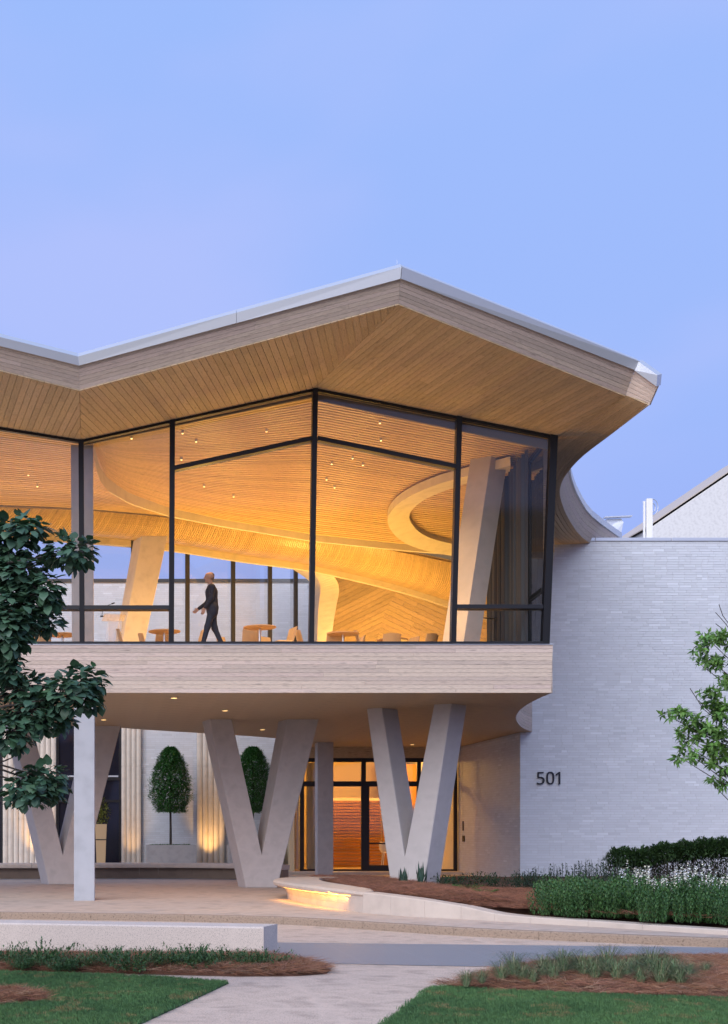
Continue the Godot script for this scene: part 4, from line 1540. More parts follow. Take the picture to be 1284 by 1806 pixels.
		om.light_energy = 9.0
		om.light_size = 0.2
		om.omni_range = 20.0
		om.shadow_enabled = true
		l.add_child(om)
		om.position = Vector3(0, -0.35, 0)
	# stool behind the door
	var sp := px(682, 1534, 51.6)
	var stool := thing("lobby_stool", "pale shell stool behind the glass entrance door", "stool", Vector3(sp.x, 0.098, -51.6))
	st = new_st()
	lathe(st, Vector3(0, 0.62, 0), [Vector2(0.0, 0.0), Vector2(0.2, 0.03), Vector2(0.28, 0.14), Vector2(0.30, 0.32), Vector2(0.27, 0.45), Vector2(0.25, 0.45), Vector2(0.24, 0.2), Vector2(0.0, 0.1)], 20)
	obj("shell", st, M.white, stool)
	for k in 4:
		st = new_st()
		var a := PI / 4 + k * PI / 2
		tube(st, [Vector3(cos(a) * 0.16, 0.66, sin(a) * 0.16), Vector3(cos(a) * 0.27, 0.0, sin(a) * 0.27)], [0.018, 0.014], 8)
		obj("leg", st, M.white, stool)
	# planters with clipped trees
	for q in [[301, 50.0, 0.93, "in the open brick bay"], [446, 50.0, 0.93, "behind the middle V column"]]:
		var p := px(q[0], 1500, q[1])
		var k := thing("stone_planter", "square grey stone planter box standing " + q[3], "planter", Vector3(p.x, 0, -q[1]), 0.0, "planters by the brick wall")
		st = new_st()
		var r := 0.93
		for e in [[-r, -r + 0.06, -0.55, 0.55], [r - 0.06, r, -0.55, 0.55], [-r + 0.06, r - 0.06, -0.55, -0.49], [-r + 0.06, r - 0.06, 0.49, 0.55]]:
			box(st, Vector3(e[0], 0, e[2]), Vector3(e[1], 1.07, e[3]))
		obj("box", st, M.planter, k)
		st = new_st()
		box(st, Vector3(-r + 0.06, 0.9, -0.49), Vector3(r - 0.06, 1.0, 0.49))
		obj("soil", st, M.soil, k)
	var tp := px(178, 1500, 50.2)
	var urn := thing("tall_planter", "tall tapered tan planter with a dark band before the window", "planter", Vector3(tp.x, 0, -50.2))
	st = new_st()
	loft(st, [[Vector3(-0.15, 0, -0.15), Vector3(0.15, 0, -0.15), Vector3(0.15, 0, 0.15), Vector3(-0.15, 0, 0.15)], [Vector3(-0.22, 1.85, -0.22), Vector3(0.22, 1.85, -0.22), Vector3(0.22, 1.85, 0.22), Vector3(-0.22, 1.85, 0.22)]])
	obj("pot", st, M.chair, urn)
	st = new_st()
	box(st, Vector3(-0.2, 1.24, -0.2), Vector3(0.2, 1.28, 0.2))
	obj("band", st, M.black, urn)

# ---------- inside the upper floor ----------
func make_table(label: String) -> Node3D:
	var t := thing("cafe_table", label, "table", Vector3.ZERO, 0.0, "round tables in the glazed hall")
	var st := new_st()
	lathe(st, Vector3.ZERO, [Vector2(0, 0.715), Vector2(0.36, 0.715), Vector2(0.40, 0.725), Vector2(0.40, 0.745), Vector2(0.395, 0.75), Vector2(0, 0.75)], 32)
	obj("table_top", st, M.table, t)
	st = new_st()
	lathe(st, Vector3.ZERO, [Vector2(0.03, 0.02), Vector2(0.03, 0.715)], 12)
	obj("pedestal", st, M.steel, t)
	st = new_st()
	lathe(st, Vector3.ZERO, [Vector2(0.26, 0.0), Vector2(0.26, 0.012), Vector2(0.06, 0.03), Vector2(0.03, 0.03)], 24)
	obj("foot", st, M.steel, t)
	return t
func make_chair(label: String) -> Node3D:
	var c := thing("cafe_chair", label, "chair", Vector3.ZERO, 0.0, "tan chairs in the glazed hall")
	# faces +z (front), the backrest stands at -z
	var st := new_st()
	var prev := []
	for i in 9:
		var a := lerpf(-1.0, 1.0, i / 8.0)
		var z := -0.22 + 0.06 * a * a
		var ring := [Vector3(0.235 * a, 0.43, z + 0.02), Vector3(0.235 * a, 0.84 - 0.03 * a * a, z - 0.09), Vector3(0.235 * a, 0.84 - 0.03 * a * a, z - 0.115), Vector3(0.235 * a, 0.43, z - 0.008)]
		if i > 0:
			hexa(st, prev + ring)
		prev = ring
	obj("backrest", st, M.chair, c)
	st = new_st()
	bbox(st, Vector3(-0.235, 0.42, -0.2), Vector3(0.235, 0.465, 0.24), 0.02)
	obj("seat", st, M.chair, c)
	for s in [[-0.2, -0.2], [0.2, -0.2], [-0.2, 0.2], [0.2, 0.2]]:
		st = new_st()
		tube(st, [Vector3(s[0] * 0.85, 0.42, s[1] * 0.85), Vector3(s[0] * 1.1, 0.0, s[1] * 1.15)], [0.014, 0.012], 7)
		obj("leg", st, M.steel, c)
	return c

func build_interior() -> void:
	var lights := [[3.4, 36.8, 15.0, "under the golden ceiling fold", 90], [6.0, 37.6, 13.0, "before the timber wall", 90], [0.9, 34.8, 9.0, "near the lectern", 90], [-3.2, 35.0, 13.0, "beyond the valley column", 90], [8.3, 37.4, 8.0, "beside the dark curtain", 90], [7.0, 42.0, 46.0, "at the foot of the chevron boards", 62], [8.8, 41.4, 28.0, "at the right of the chevron boards", 62], [4.2, 39.8, 12.0, "below the rolled band of slats", 90], [7.25, 31.15, 6.0, "beside the bright leaning column", 78], [1.6, 39.6, 8.0, "behind the slanting column", 90], [-6.5, 36.0, 13.0, "in the far bay", 90]]
	for q in lights:  # added lights, out of view, to brighten ceiling, timber wall and column
		var l := thing("added_floor_light", "added unseen uplighter " + q[3], "light", Vector3(q[0], FLOOR, -q[1]), 0.0, "added uplighters")
		var st := new_st()
		bbox(st, Vector3(-0.28, 0, -0.28), Vector3(0.28, 0.16, 0.28), 0.02)
		obj("housing", st, M.black, l)
		st = new_st()
		box(st, Vector3(-0.22, 0.161, -0.22), Vector3(0.22, 0.17, 0.22))
		obj("lamp_lens", st, M.bulb, l)
		var a := AreaLight3D.new()
		a.name = "added_light_glow"
		a.light_color = Color(1.0, 0.76, 0.36)
		a.light_energy = q[2] * 1.1
		a.area_size = Vector2(0.44, 0.44)
		a.area_range = 30.0
		a.shadow_enabled = true
		l.add_child(a)
		a.position = Vector3(0, 0.19, 0)
		a.rotation_degrees = Vector3(q[4], 0, 0)
	# small pendants that sparkle below the ceiling
	var spots := [[322, 755], [320, 802], [346, 770], [670, 737], [672, 768], [585, 810], [576, 838], [590, 852], [622, 800], [360, 850], [412, 868], [50, 838], [66, 858], [112, 812], [232, 764], [470, 752], [27, 822], [640, 812]]
	for k in spots.size():
		var p := ceiling_hit(maxf(spots[k][0], 170.0), spots[k][1], 0.12)
		if spots[k][0] < 165:
			p = px(spots[k][0], spots[k][1], 34.0 + (spots[k][1] - 810) * 0.03)
		var words := ["front", "second", "third", "fourth", "fifth", "sixth"]
		var l := thing("ceiling_spotlight", "tiny glowing spotlight hung below the golden slatted ceiling", "light", p, 0.0, "spotlights in the slatted ceiling")
		var st := new_st()
		lathe(st, Vector3.ZERO, [Vector2(0.03, 0.1), Vector2(0.03, 0.0)], 10)
		obj("can", st, M.trim, l)
		st = new_st()
		lathe(st, Vector3.ZERO, [Vector2(0.022, 0.0), Vector2(0.018, -0.016), Vector2(0.0, -0.02)], 10)
		obj("lamp_lens", st, M.bulb, l)
		if k in [1, 4, 6, 10, 12, 15]:
			var om := SpotLight3D.new()
			om.name = "spotlight_glow"
			om.light_color = Color(1.0, 0.78, 0.46)
			om.light_energy = 18.0
			om.light_size = 0.05
			om.spot_angle = 58.0
			om.spot_angle_attenuation = 1.0
			om.rotation_degrees = Vector3(-90, 0, 0)
			om.spot_range = 25.0
			om.shadow_enabled = true
			l.add_child(om)
			om.position = Vector3(0, -0.12, 0)
	# tables and chairs; heights on the floor, places from the picture
	var spot := func(x: float, y: float, h: float): return Vector3((x - CX) / F * ((FLOOR + h - EYE) * F / (CY - y)), FLOOR, -((FLOOR + h - EYE) * F / (CY - y)))
	var tables := [[290, 1113, "left of the walking person"], [458, 1105.5, "right of the walking person"], [605, 1117, "near the curved plaster wall end"], [692, 1128, "in front of the chevron boards"], [110, 1119, "beside the valley column"]]
	var table: Node3D
	for i in tables.size():
		var p: Vector3 = spot.call(tables[i][0], tables[i][1], 0.75)
		if i == 0:
			table = make_table("round wood café table " + tables[i][2])
			table.position = p
		else:
			dup(table, p, 0.0, "round wood café table " + tables[i][2])
	var chairs := [[228, 1111, 90, "tan chair facing the slanting column's table, backed to the lectern"], [284, 1117, 200, "tan chair half hidden behind the table left of the walking person"], [341, 1109, -80, "tan chair just ahead of the walking person's feet"], [405, 1126, 110, "tan chair at the heels of the walking person"], [441, 1112, 185, "tan chair seen square from behind at the table right of the person"], [500, 1106, -75, "tan chair in profile beside the rear mullions"], [543, 1113, 95, "tan chair partly behind the tall central mullion"], [588, 1118, 185, "tan chair in front of the curved plaster wall end"], [648, 1113, 80, "grey-lit chair turned sideways before the chevron boards"], [687, 1121, 183, "grey-lit chair seen square from behind before the chevron boards"], [748, 1121, -140, "lone chair near the bright leaning column"], [48, 1113, 180, "large tan chair back beside the leafy branches"], [84, 1120, 150, "tan chair at the table beside the valley column"], [266, 1119, 100, "tan chair tucked under the table by the slanting column"], [470, 1121, 20, "tan chair on the far side of the table right of the person"], [622, 1122, -90, "tan chair drawn up to the table by the plaster wall end"], [716, 1123, -70, "grey-lit chair at the right of the chevron-board table"]]
	var chair: Node3D
	for i in chairs.size():
		var p: Vector3 = spot.call(chairs[i][0], chairs[i][1], 0.82)
		if i == 0:
			chair = make_chair(chairs[i][3])
			chair.position = p
			chair.rotation.y = deg_to_rad(chairs[i][2])
		else:
			dup(chair, p, deg_to_rad(chairs[i][2]), chairs[i][3])
	# clear lectern with a gooseneck microphone
	var lp: Vector3 = spot.call(201, 1056, 1.15)
	lp = Vector3(px(201, 0, 33.4).x, FLOOR, -33.4)
	var lec := thing("acrylic_lectern", "clear acrylic lectern beside the slanting column", "lectern", lp, 0.15)
	for e in [[Vector3(-0.17, 0, -0.2), Vector3(-0.15, 1.1, 0.2)], [Vector3(0.15, 0, -0.2), Vector3(0.17, 1.1, 0.2)], [Vector3(-0.15, 0, 0.16), Vector3(0.15, 1.05, 0.18)]]:
		var st := new_st()
		box(st, e[0], e[1])
		obj("panel", st, M.acrylic, lec)
	var st := new_st()
	hexa(st, [Vector3(-0.28, 1.1, -0.24), Vector3(0.28, 1.1, -0.24), Vector3(0.28, 1.2, 0.22), Vector3(-0.28, 1.2, 0.22), Vector3(-0.28, 1.115, -0.24), Vector3(0.28, 1.115, -0.24), Vector3(0.28, 1.215, 0.22), Vector3(-0.28, 1.215, 0.22)])
	obj("reading_shelf", st, M.acrylic, lec)
	var mic := thing("gooseneck_microphone", "black gooseneck microphone curving over the lectern", "microphone", lp + Vector3(-0.12, 1.18, 0.0))
	st = new_st()
	tube(st, smooth_path([Vector3(-0.18, 0.02, 0), Vector3(-0.16, 0.16, 0), Vector3(-0.06, 0.27, 0), Vector3(0.08, 0.33, 0)], 4), [0.008, 0.008, 0.008, 0.008, 0.008, 0.008, 0.008, 0.008, 0.008, 0.008, 0.008, 0.008, 0.008], 6)
	obj("neck", st, M.black, mic)
	st = new_st()
	tube(st, [Vector3(0.06, 0.325, 0), Vector3(0.14, 0.35, 0)], [0.02, 0.016], 8)
	obj("capsule", st, M.black, mic)
	st = new_st()
	lathe(st, Vector3(-0.18, 0, 0), [Vector2(0.05, 0.0), Vector2(0.05, 0.02), Vector2(0.0, 0.025)], 12)
	obj("base", st, M.black, mic)
	# music stand by the curtain
	var ms := thing("music_stand", "black tripod music stand between the leaning column and the curtain", "music stand", Vector3(px(872, 0, 34.0).x, FLOOR, -34.0), 0.3)
	st = new_st()
	tube(st, [Vector3(0, 0.25, 0), Vector3(0, 1.22, 0)], [0.015, 0.012], 8)
	obj("pole", st, M.black, ms)
	st = new_st()
	hexa(st, [Vector3(-0.26, 1.2, 0.06), Vector3(0.26, 1.2, 0.06), Vector3(0.26, 1.27, -0.22), Vector3(-0.26, 1.27, -0.22), Vector3(-0.26, 1.215, 0.06), Vector3(0.26, 1.215, 0.06), Vector3(0.26, 1.285, -0.22), Vector3(-0.26, 1.285, -0.22)])
	obj("desk", st, M.black, ms)
	for k in 3:
		var a := 0.6 + TAU * k / 3.0
		st = new_st()
		tube(st, [Vector3(0, 0.62, 0), Vector3(cos(a) * 0.33, 0.0, sin(a) * 0.33)], [0.012, 0.012], 6)
		obj("leg", st, M.black, ms)
	build_person()

# ---------- the walking person: one smooth skin over a skeleton ----------
func capsule(p: Vector3, a: Vector3, b: Vector3, ra: float, rb: float) -> float:
	var d := b - a
	var t := clampf((p - a).dot(d) / maxf(d.length_squared(), 1e-9), 0.0, 1.0)
	return p.distance_to(a + d * t) - lerpf(ra, rb, t)
func skin(st: SurfaceTool, bones: Array, lo: Vector3, hi: Vector3, cell: float, blend: float) -> void:
	var nx := int((hi.x - lo.x) / cell) + 2
	var ny := int((hi.y - lo.y) / cell) + 2
	var nz := int((hi.z - lo.z) / cell) + 2
	var f := PackedFloat32Array()
	f.resize(nx * ny * nz)
	f.fill(1.0)
	var reach := cell * 2.0 + blend
	for b in bones:   # smooth minimum, bone by bone, near each bone only
		var r: float = maxf(b[2], b[3]) + reach
		var l: Vector3 = b[0].min(b[1]) - Vector3.ONE * r
		var h: Vector3 = b[0].max(b[1]) + Vector3.ONE * r
		for i in range(maxi(0, int((l.x - lo.x) / cell)), mini(nx, int((h.x - lo.x) / cell) + 2)):
			for j in range(maxi(0, int((l.y - lo.y) / cell)), mini(ny, int((h.y - lo.y) / cell) + 2)):
				for k in range(maxi(0, int((l.z - lo.z) / cell)), mini(nz, int((h.z - lo.z) / cell) + 2)):
					var at := (i * ny + j) * nz + k
					var d := capsule(lo + Vector3(i, j, k) * cell, b[0], b[1], b[2], b[3])
					var o := f[at]
					var t := maxf(blend - absf(o - d), 0.0) / blend
					f[at] = minf(o, d) - t * t * blend * 0.25
	var vert := {}
	var pos := PackedVector3Array()
	var cells := [[0, 0, 0], [1, 0, 0], [0, 1, 0], [1, 1, 0], [0, 0, 1], [1, 0, 1], [0, 1, 1], [1, 1, 1]]
	var edges := [[0, 1], [2, 3], [4, 5], [6, 7], [0, 2], [1, 3], [4, 6], [5, 7], [0, 4], [1, 5], [2, 6], [3, 7]]
	for i in nx - 1:
		for j in ny - 1:
			for k in nz - 1:
				var v := []
				var neg := 0
				for c in cells:
					var s := f[((i + c[0]) * ny + j + c[1]) * nz + k + c[2]]
					v.append(s)
					neg += int(s < 0.0)
				if neg == 0 or neg == 8:
					continue
				var sum := Vector3.ZERO
				var n := 0
				for e in edges:
					var a: float = v[e[0]]
					var b: float = v[e[1]]
					if (a < 0.0) != (b < 0.0):
						var ca = cells[e[0]]
						var cb = cells[e[1]]
						sum += Vector3(ca[0], ca[1], ca[2]).lerp(Vector3(cb[0], cb[1], cb[2]), a / (a - b))
						n += 1
				vert[(i * ny + j) * nz + k] = pos.size()
				pos.append(lo + (Vector3(i, j, k) + sum / n) * cell)
	var nor := PackedVector3Array()
	nor.resize(pos.size())
	var col := []
	for p in pos:
		var best := 1e9
		var c := Color.WHITE
		for b in bones:
			var d := capsule(p, b[0], b[1], b[2], b[3])
			if d < best:
				best = d
				c = b[4]
		col.append(c)
	var faces := []
	for i in range(1, nx - 1):
		for j in range(1, ny - 1):
			for k in range(1, nz - 1):
				var a := f[(i * ny + j) * nz + k] < 0.0
				for ax in [[1, 0, 0], [0, 1, 0], [0, 0, 1]]:
					var b := f[((i + ax[0]) * ny + j + ax[1]) * nz + k + ax[2]] < 0.0
					if a == b:
						continue
					var u := [0, 0, 0]
					var w := [0, 0, 0]
					if ax[0]:
						u = [0, 1, 0]; w = [0, 0, 1]
					elif ax[1]:
						u = [1, 0, 0]; w = [0, 0, 1]
					else:
						u = [1, 0, 0]; w = [0, 1, 0]
					var id := func(du, dw): return vert.get(((i - u[0] * du - w[0] * dw) * ny + (j - u[1] * du - w[1] * dw)) * nz + k - u[2] * du - w[2] * dw, -1)
					var q := [id.call(0, 0), id.call(1, 0), id.call(1, 1), id.call(0, 1)]
					if q.has(-1):
						continue
					var out_dir := Vector3(ax[0], ax[1], ax[2]) * (1.0 if a else -1.0)
					for t in [[q[0], q[1], q[2]], [q[0], q[2], q[3]]]:
						var nn: Vector3 = (pos[t[1]] - pos[t[0]]).cross(pos[t[2]] - pos[t[0]])
						if nn.dot(out_dir) < 0.0:
							nn = -nn
							t = [t[0], t[2], t[1]]
						for e in t:
							nor[e] += nn
						faces.append([t[0], t[2], t[1]])
	for t in faces:
		for e in t:
			st.set_color(col[e])
			st.set_normal(nor[e].normalized())
			st.add_vertex(pos[e])

func build_person() -> void:
	var suit := Color(0.016, 0.018, 0.030)
	var trousers := Color(0.020, 0.024, 0.040)
	var shoe := Color(0.012, 0.011, 0.011)
	var flesh := Color(0.42, 0.23, 0.15)
	var hair := Color(0.16, 0.10, 0.07)
	var shirt := Color(0.55, 0.55, 0.58)
	var V := func(x, y, z): return Vector3(x, y, z)
	var at := px(373, 1137, 30.75)
	var who := thing("person", "person in a dark suit walking past the window wall with hands forward", "person", Vector3(at.x, FLOOR, -30.75))
	var st := new_st()
	# facing -x; the left side is towards +z (the camera)
	var b := []
	b.append([V.call(0.02, 0.98, 0.0), V.call(0.01, 1.10, 0.0), 0.135, 0.13, suit])
	b.append([V.call(0.02, 0.93, 0.05), V.call(0.02, 0.93, -0.05), 0.125, 0.125, suit])
	b.append([V.call(0.01, 1.10, 0.0), V.call(0.0, 1.32, 0.0), 0.13, 0.145, suit])
	b.append([V.call(0.0, 1.40, 0.12), V.call(0.0, 1.40, -0.12), 0.09, 0.09, suit])
	b.append([V.call(0.0, 1.30, 0.06), V.call(0.0, 1.30, -0.06), 0.12, 0.12, suit])
	b.append([V.call(-0.01, 1.44, 0.0), V.call(-0.03, 1.54, 0.0), 0.058, 0.054, flesh])
	b.append([V.call(-0.015, 1.46, 0.0), V.call(-0.015, 1.475, 0.0), 0.068, 0.062, shirt])
	# arms: shoulder, elbow, wrist
	var elbow_l: Vector3 = V.call(-0.02, 1.14, 0.23)
	var wrist_l: Vector3 = V.call(-0.16, 0.93, 0.21)
	var elbow_r: Vector3 = V.call(-0.07, 1.13, -0.23)
	var wrist_r: Vector3 = V.call(-0.28, 0.97, -0.18)
	b.append([V.call(0.0, 1.41, 0.19), elbow_l, 0.065, 0.052, suit])
	b.append([elbow_l, wrist_l, 0.052, 0.042, suit])
	b.append([V.call(0.0, 1.41, -0.19), elbow_r, 0.065, 0.052, suit])
	b.append([elbow_r, wrist_r, 0.052, 0.042, suit])
	# jacket skirt
	b.append([V.call(0.02, 0.95, 0.06), V.call(0.03, 0.83, 0.09), 0.13, 0.115, suit])
	b.append([V.call(0.02, 0.95, -0.06), V.call(0.02, 0.83, -0.09), 0.13, 0.115, suit])
	# legs mid-stride
	var knee_l: Vector3 = V.call(-0.10, 0.50, 0.09)
	var ank_l: Vector3 = V.call(-0.21, 0.09, 0.08)
	var knee_r: Vector3 = V.call(0.08, 0.50, -0.09)
	var ank_r: Vector3 = V.call(0.25, 0.12, -0.09)
	b.append([V.call(0.01, 0.90, 0.09), knee_l, 0.095, 0.068, trousers])
	b.append([knee_l, ank_l, 0.068, 0.052, trousers])
	b.append([V.call(0.02, 0.90, -0.09), knee_r, 0.095, 0.068, trousers])
	b.append([knee_r, ank_r, 0.068, 0.052, trousers])
	b.append([ank_l + Vector3(0.05, -0.045, 0), ank_l + Vector3(-0.15, 0.0, 0), 0.042, 0.036, shoe])
	b.append([ank_r + Vector3(0.04, 0.0, 0), ank_r + Vector3(-0.10, -0.085, 0), 0.042, 0.036, shoe])
	skin(st, b, V.call(-0.6, -0.05, -0.42), V.call(0.52, 1.62, 0.42), 0.018, 0.05)
	# head
	var h: Vector3 = V.call(-0.055, 1.655, 0.0)
	var hb := []
	hb.append([h + Vector3(0.03, 0.035, 0), h + Vector3(-0.015, 0.03, 0), 0.088, 0.086, flesh])
	hb.append([h + Vector3(0.045, 0.045, 0.0), h + Vector3(0.05, 0.0, 0), 0.079, 0.068, hair])
	hb.append([h + Vector3(-0.03, -0.03, 0), h + Vector3(-0.055, -0.075, 0), 0.062, 0.035, flesh])
	hb.append([h + Vector3(-0.095, 0.02, 0), h + Vector3(-0.118, -0.018, 0), 0.010, 0.015, flesh])
	hb.append([h + Vector3(-0.095, -0.052, 0.018), h + Vector3(-0.095, -0.052, -0.018), 0.011, 0.011, Color(0.36, 0.16, 0.12)])
	for s in [-1.0, 1.0]:
		hb.append([h + Vector3(0.01, 0.01, 0.087 * s), h + Vector3(0.015, -0.03, 0.085 * s), 0.016, 0.010, flesh])
		hb.append([h + Vector3(-0.086, 0.018, 0.033 * s), h + Vector3(-0.086, 0.018, 0.036 * s), 0.010, 0.010, Color(0.05, 0.04, 0.04)])
	hb.append([h + Vector3(0.01, -0.06, 0), h + Vector3(0.03, -0.16, 0), 0.055, 0.055, flesh])
	skin(st, hb, h - Vector3(0.17, 0.19, 0.14), h + Vector3(0.16, 0.16, 0.14), 0.008, 0.018)
	# hands, each with a palm, four fingers and a thumb
	for e in [[wrist_l, Vector3(-0.42, -0.9, 0.0), 1.0], [wrist_r, Vector3(-0.75, -0.6, 0.0), -1.0]]:
		var d: Vector3 = e[1].normalized()
		var fwd := Vector3(-d.y, d.x, 0) * -1.0   # towards the thumb side
		fwd = Vector3(-absf(fwd.x), fwd.y, 0).normalized()
		var side := Vector3(0, 0, -e[2])
		var w0: Vector3 = e[0]
		var fb := []
		var palm := w0 + d * 0.06
		fb.append([w0 - d * 0.02, w0 + d * 0.03, 0.028, 0.027, flesh])
		for k in 4:
			var spread := (1.5 - k) * 0.019
			var root := palm + d * 0.045 + fwd * spread
			fb.append([w0 + d * 0.02 + fwd * spread * 0.6, root, 0.016, 0.013, flesh])
			var l: float = [0.036, 0.042, 0.039, 0.030][k]
			var m := root + d * l + side * 0.012
			var t := m + d * l * 0.6 + side * 0.024
			fb.append([root, m, 0.0095, 0.0088, flesh])
			fb.append([m, t, 0.0088, 0.0078, flesh])
		var tb := w0 + d * 0.035 + fwd * 0.026
		fb.append([tb, tb + d * 0.03 + fwd * 0.024 + side * 0.012, 0.013, 0.010, flesh])
		fb.append([tb + d * 0.03 + fwd * 0.024 + side * 0.012, tb + d * 0.062 + fwd * 0.03 + side * 0.02, 0.010, 0.008, flesh])
		skin(st, fb, w0 - Vector3(0.2, 0.24, 0.1), w0 + Vector3(0.1, 0.08, 0.1), 0.006, 0.008)
	obj("body", st, M.person, who)

# ---------- leaves and grass ----------
func leaf(st: SurfaceTool, p: Vector3, dir: Vector3, up: Vector3, l: float, w: float, c: Color, fold := 0.25) -> void:
	dir = dir.normalized()
	var s := dir.cross(up)
	if s.length() < 0.01:
		s = dir.cross(Vector3.RIGHT)
	s = s.normalized()
	var n := s.cross(dir).normalized()
	var mid := p + dir * l * 0.45 + n * l * 0.05
	var tip := p + dir * l - n * l * 0.12
	var a := p + dir * l * 0.42 + s * w * 0.5 + n * w * fold
	var b := p + dir * l * 0.42 - s * w * 0.5 + n * w * fold
	st.set_color(c)
	for t in [[p, a, mid], [a, tip, mid], [p, mid, b], [mid, tip, b]]:
		var nn: Vector3 = (t[1] - t[0]).cross(t[2] - t[0]).normalized()
		if nn.dot(n) < 0.0:
			nn = -nn
		tri(st, t[0], t[1], t[2], nn)
func any_dir(r: RandomNumberGenerator) -> Vector3:
	var v := Vector3(r.randfn(), r.randfn(), r.randfn())
	return v.normalized() if v.length() > 0.01 else Vector3.UP
func tint(r: RandomNumberGenerator, c: Color, spread: float) -> Color:
	var f := r.randf_range(1.0 - spread, 1.0 + spread)
	return Color(c.r * f * r.randf_range(0.9, 1.1), c.g * f, c.b * f * r.randf_range(0.85, 1.15))
func inside(p: Vector3, poly: Array) -> bool:
	var flat := PackedVector2Array()
	for v in poly:
		flat.append(Vector2(v.x, v.z))
	return Geometry2D.is_point_in_polygon(Vector2(p.x, p.z), flat)
func scatter(called: String, mesh: Mesh, m: Material, spots: Array, parent: Node = null) -> MultiMeshInstance3D:   # spots: [Transform3D, Color]
	var mm := MultiMesh.new()
	mm.transform_format = MultiMesh.TRANSFORM_3D
	mm.use_colors = true
	mm.mesh = mesh
	mm.instance_count = spots.size()
	for i in spots.size():
		mm.set_instance_transform(i, spots[i][0])
		mm.set_instance_color(i, spots[i][1])
	var o := MultiMeshInstance3D.new()
	o.multimesh = mm
	o.material_override = m
	if parent:
		o.name = called
		parent.add_child(o, true)
	else:
		o.name = numbered(called)
		add_child(o)
	return stuff(o)
func blade_mesh(n: int, h: float, w: float, lean: float, spread: float, seed_: int) -> Mesh:
	var st := new_st()
	var r := RandomNumberGenerator.new()
	r.seed = seed_
	st.set_color(Color.WHITE)
	for k in n:
		var a := r.randf() * TAU
		var d := Vector3(cos(a), 0, sin(a))
		var s := d.cross(Vector3.UP)
		var p := Vector3(r.randf_range(-spread, spread), 0, r.randf_range(-spread, spread))
		var hh := h * r.randf_range(0.6, 1.1)
		var ln := lean * r.randf_range(0.3, 1.2)
		var m := p + Vector3.UP * hh * 0.6 + d * ln * 0.35
		var t := p + Vector3.UP * hh + d * ln
		var nn := (d + Vector3.UP * 0.5).normalized()
		tri(st, p - s * w, p + s * w, m + s * w * 0.7, nn)
		tri(st, p - s * w, m + s * w * 0.7, m - s * w * 0.7, nn)
		tri(st, m - s * w * 0.7, m + s * w * 0.7, t, nn)
	return st.commit()

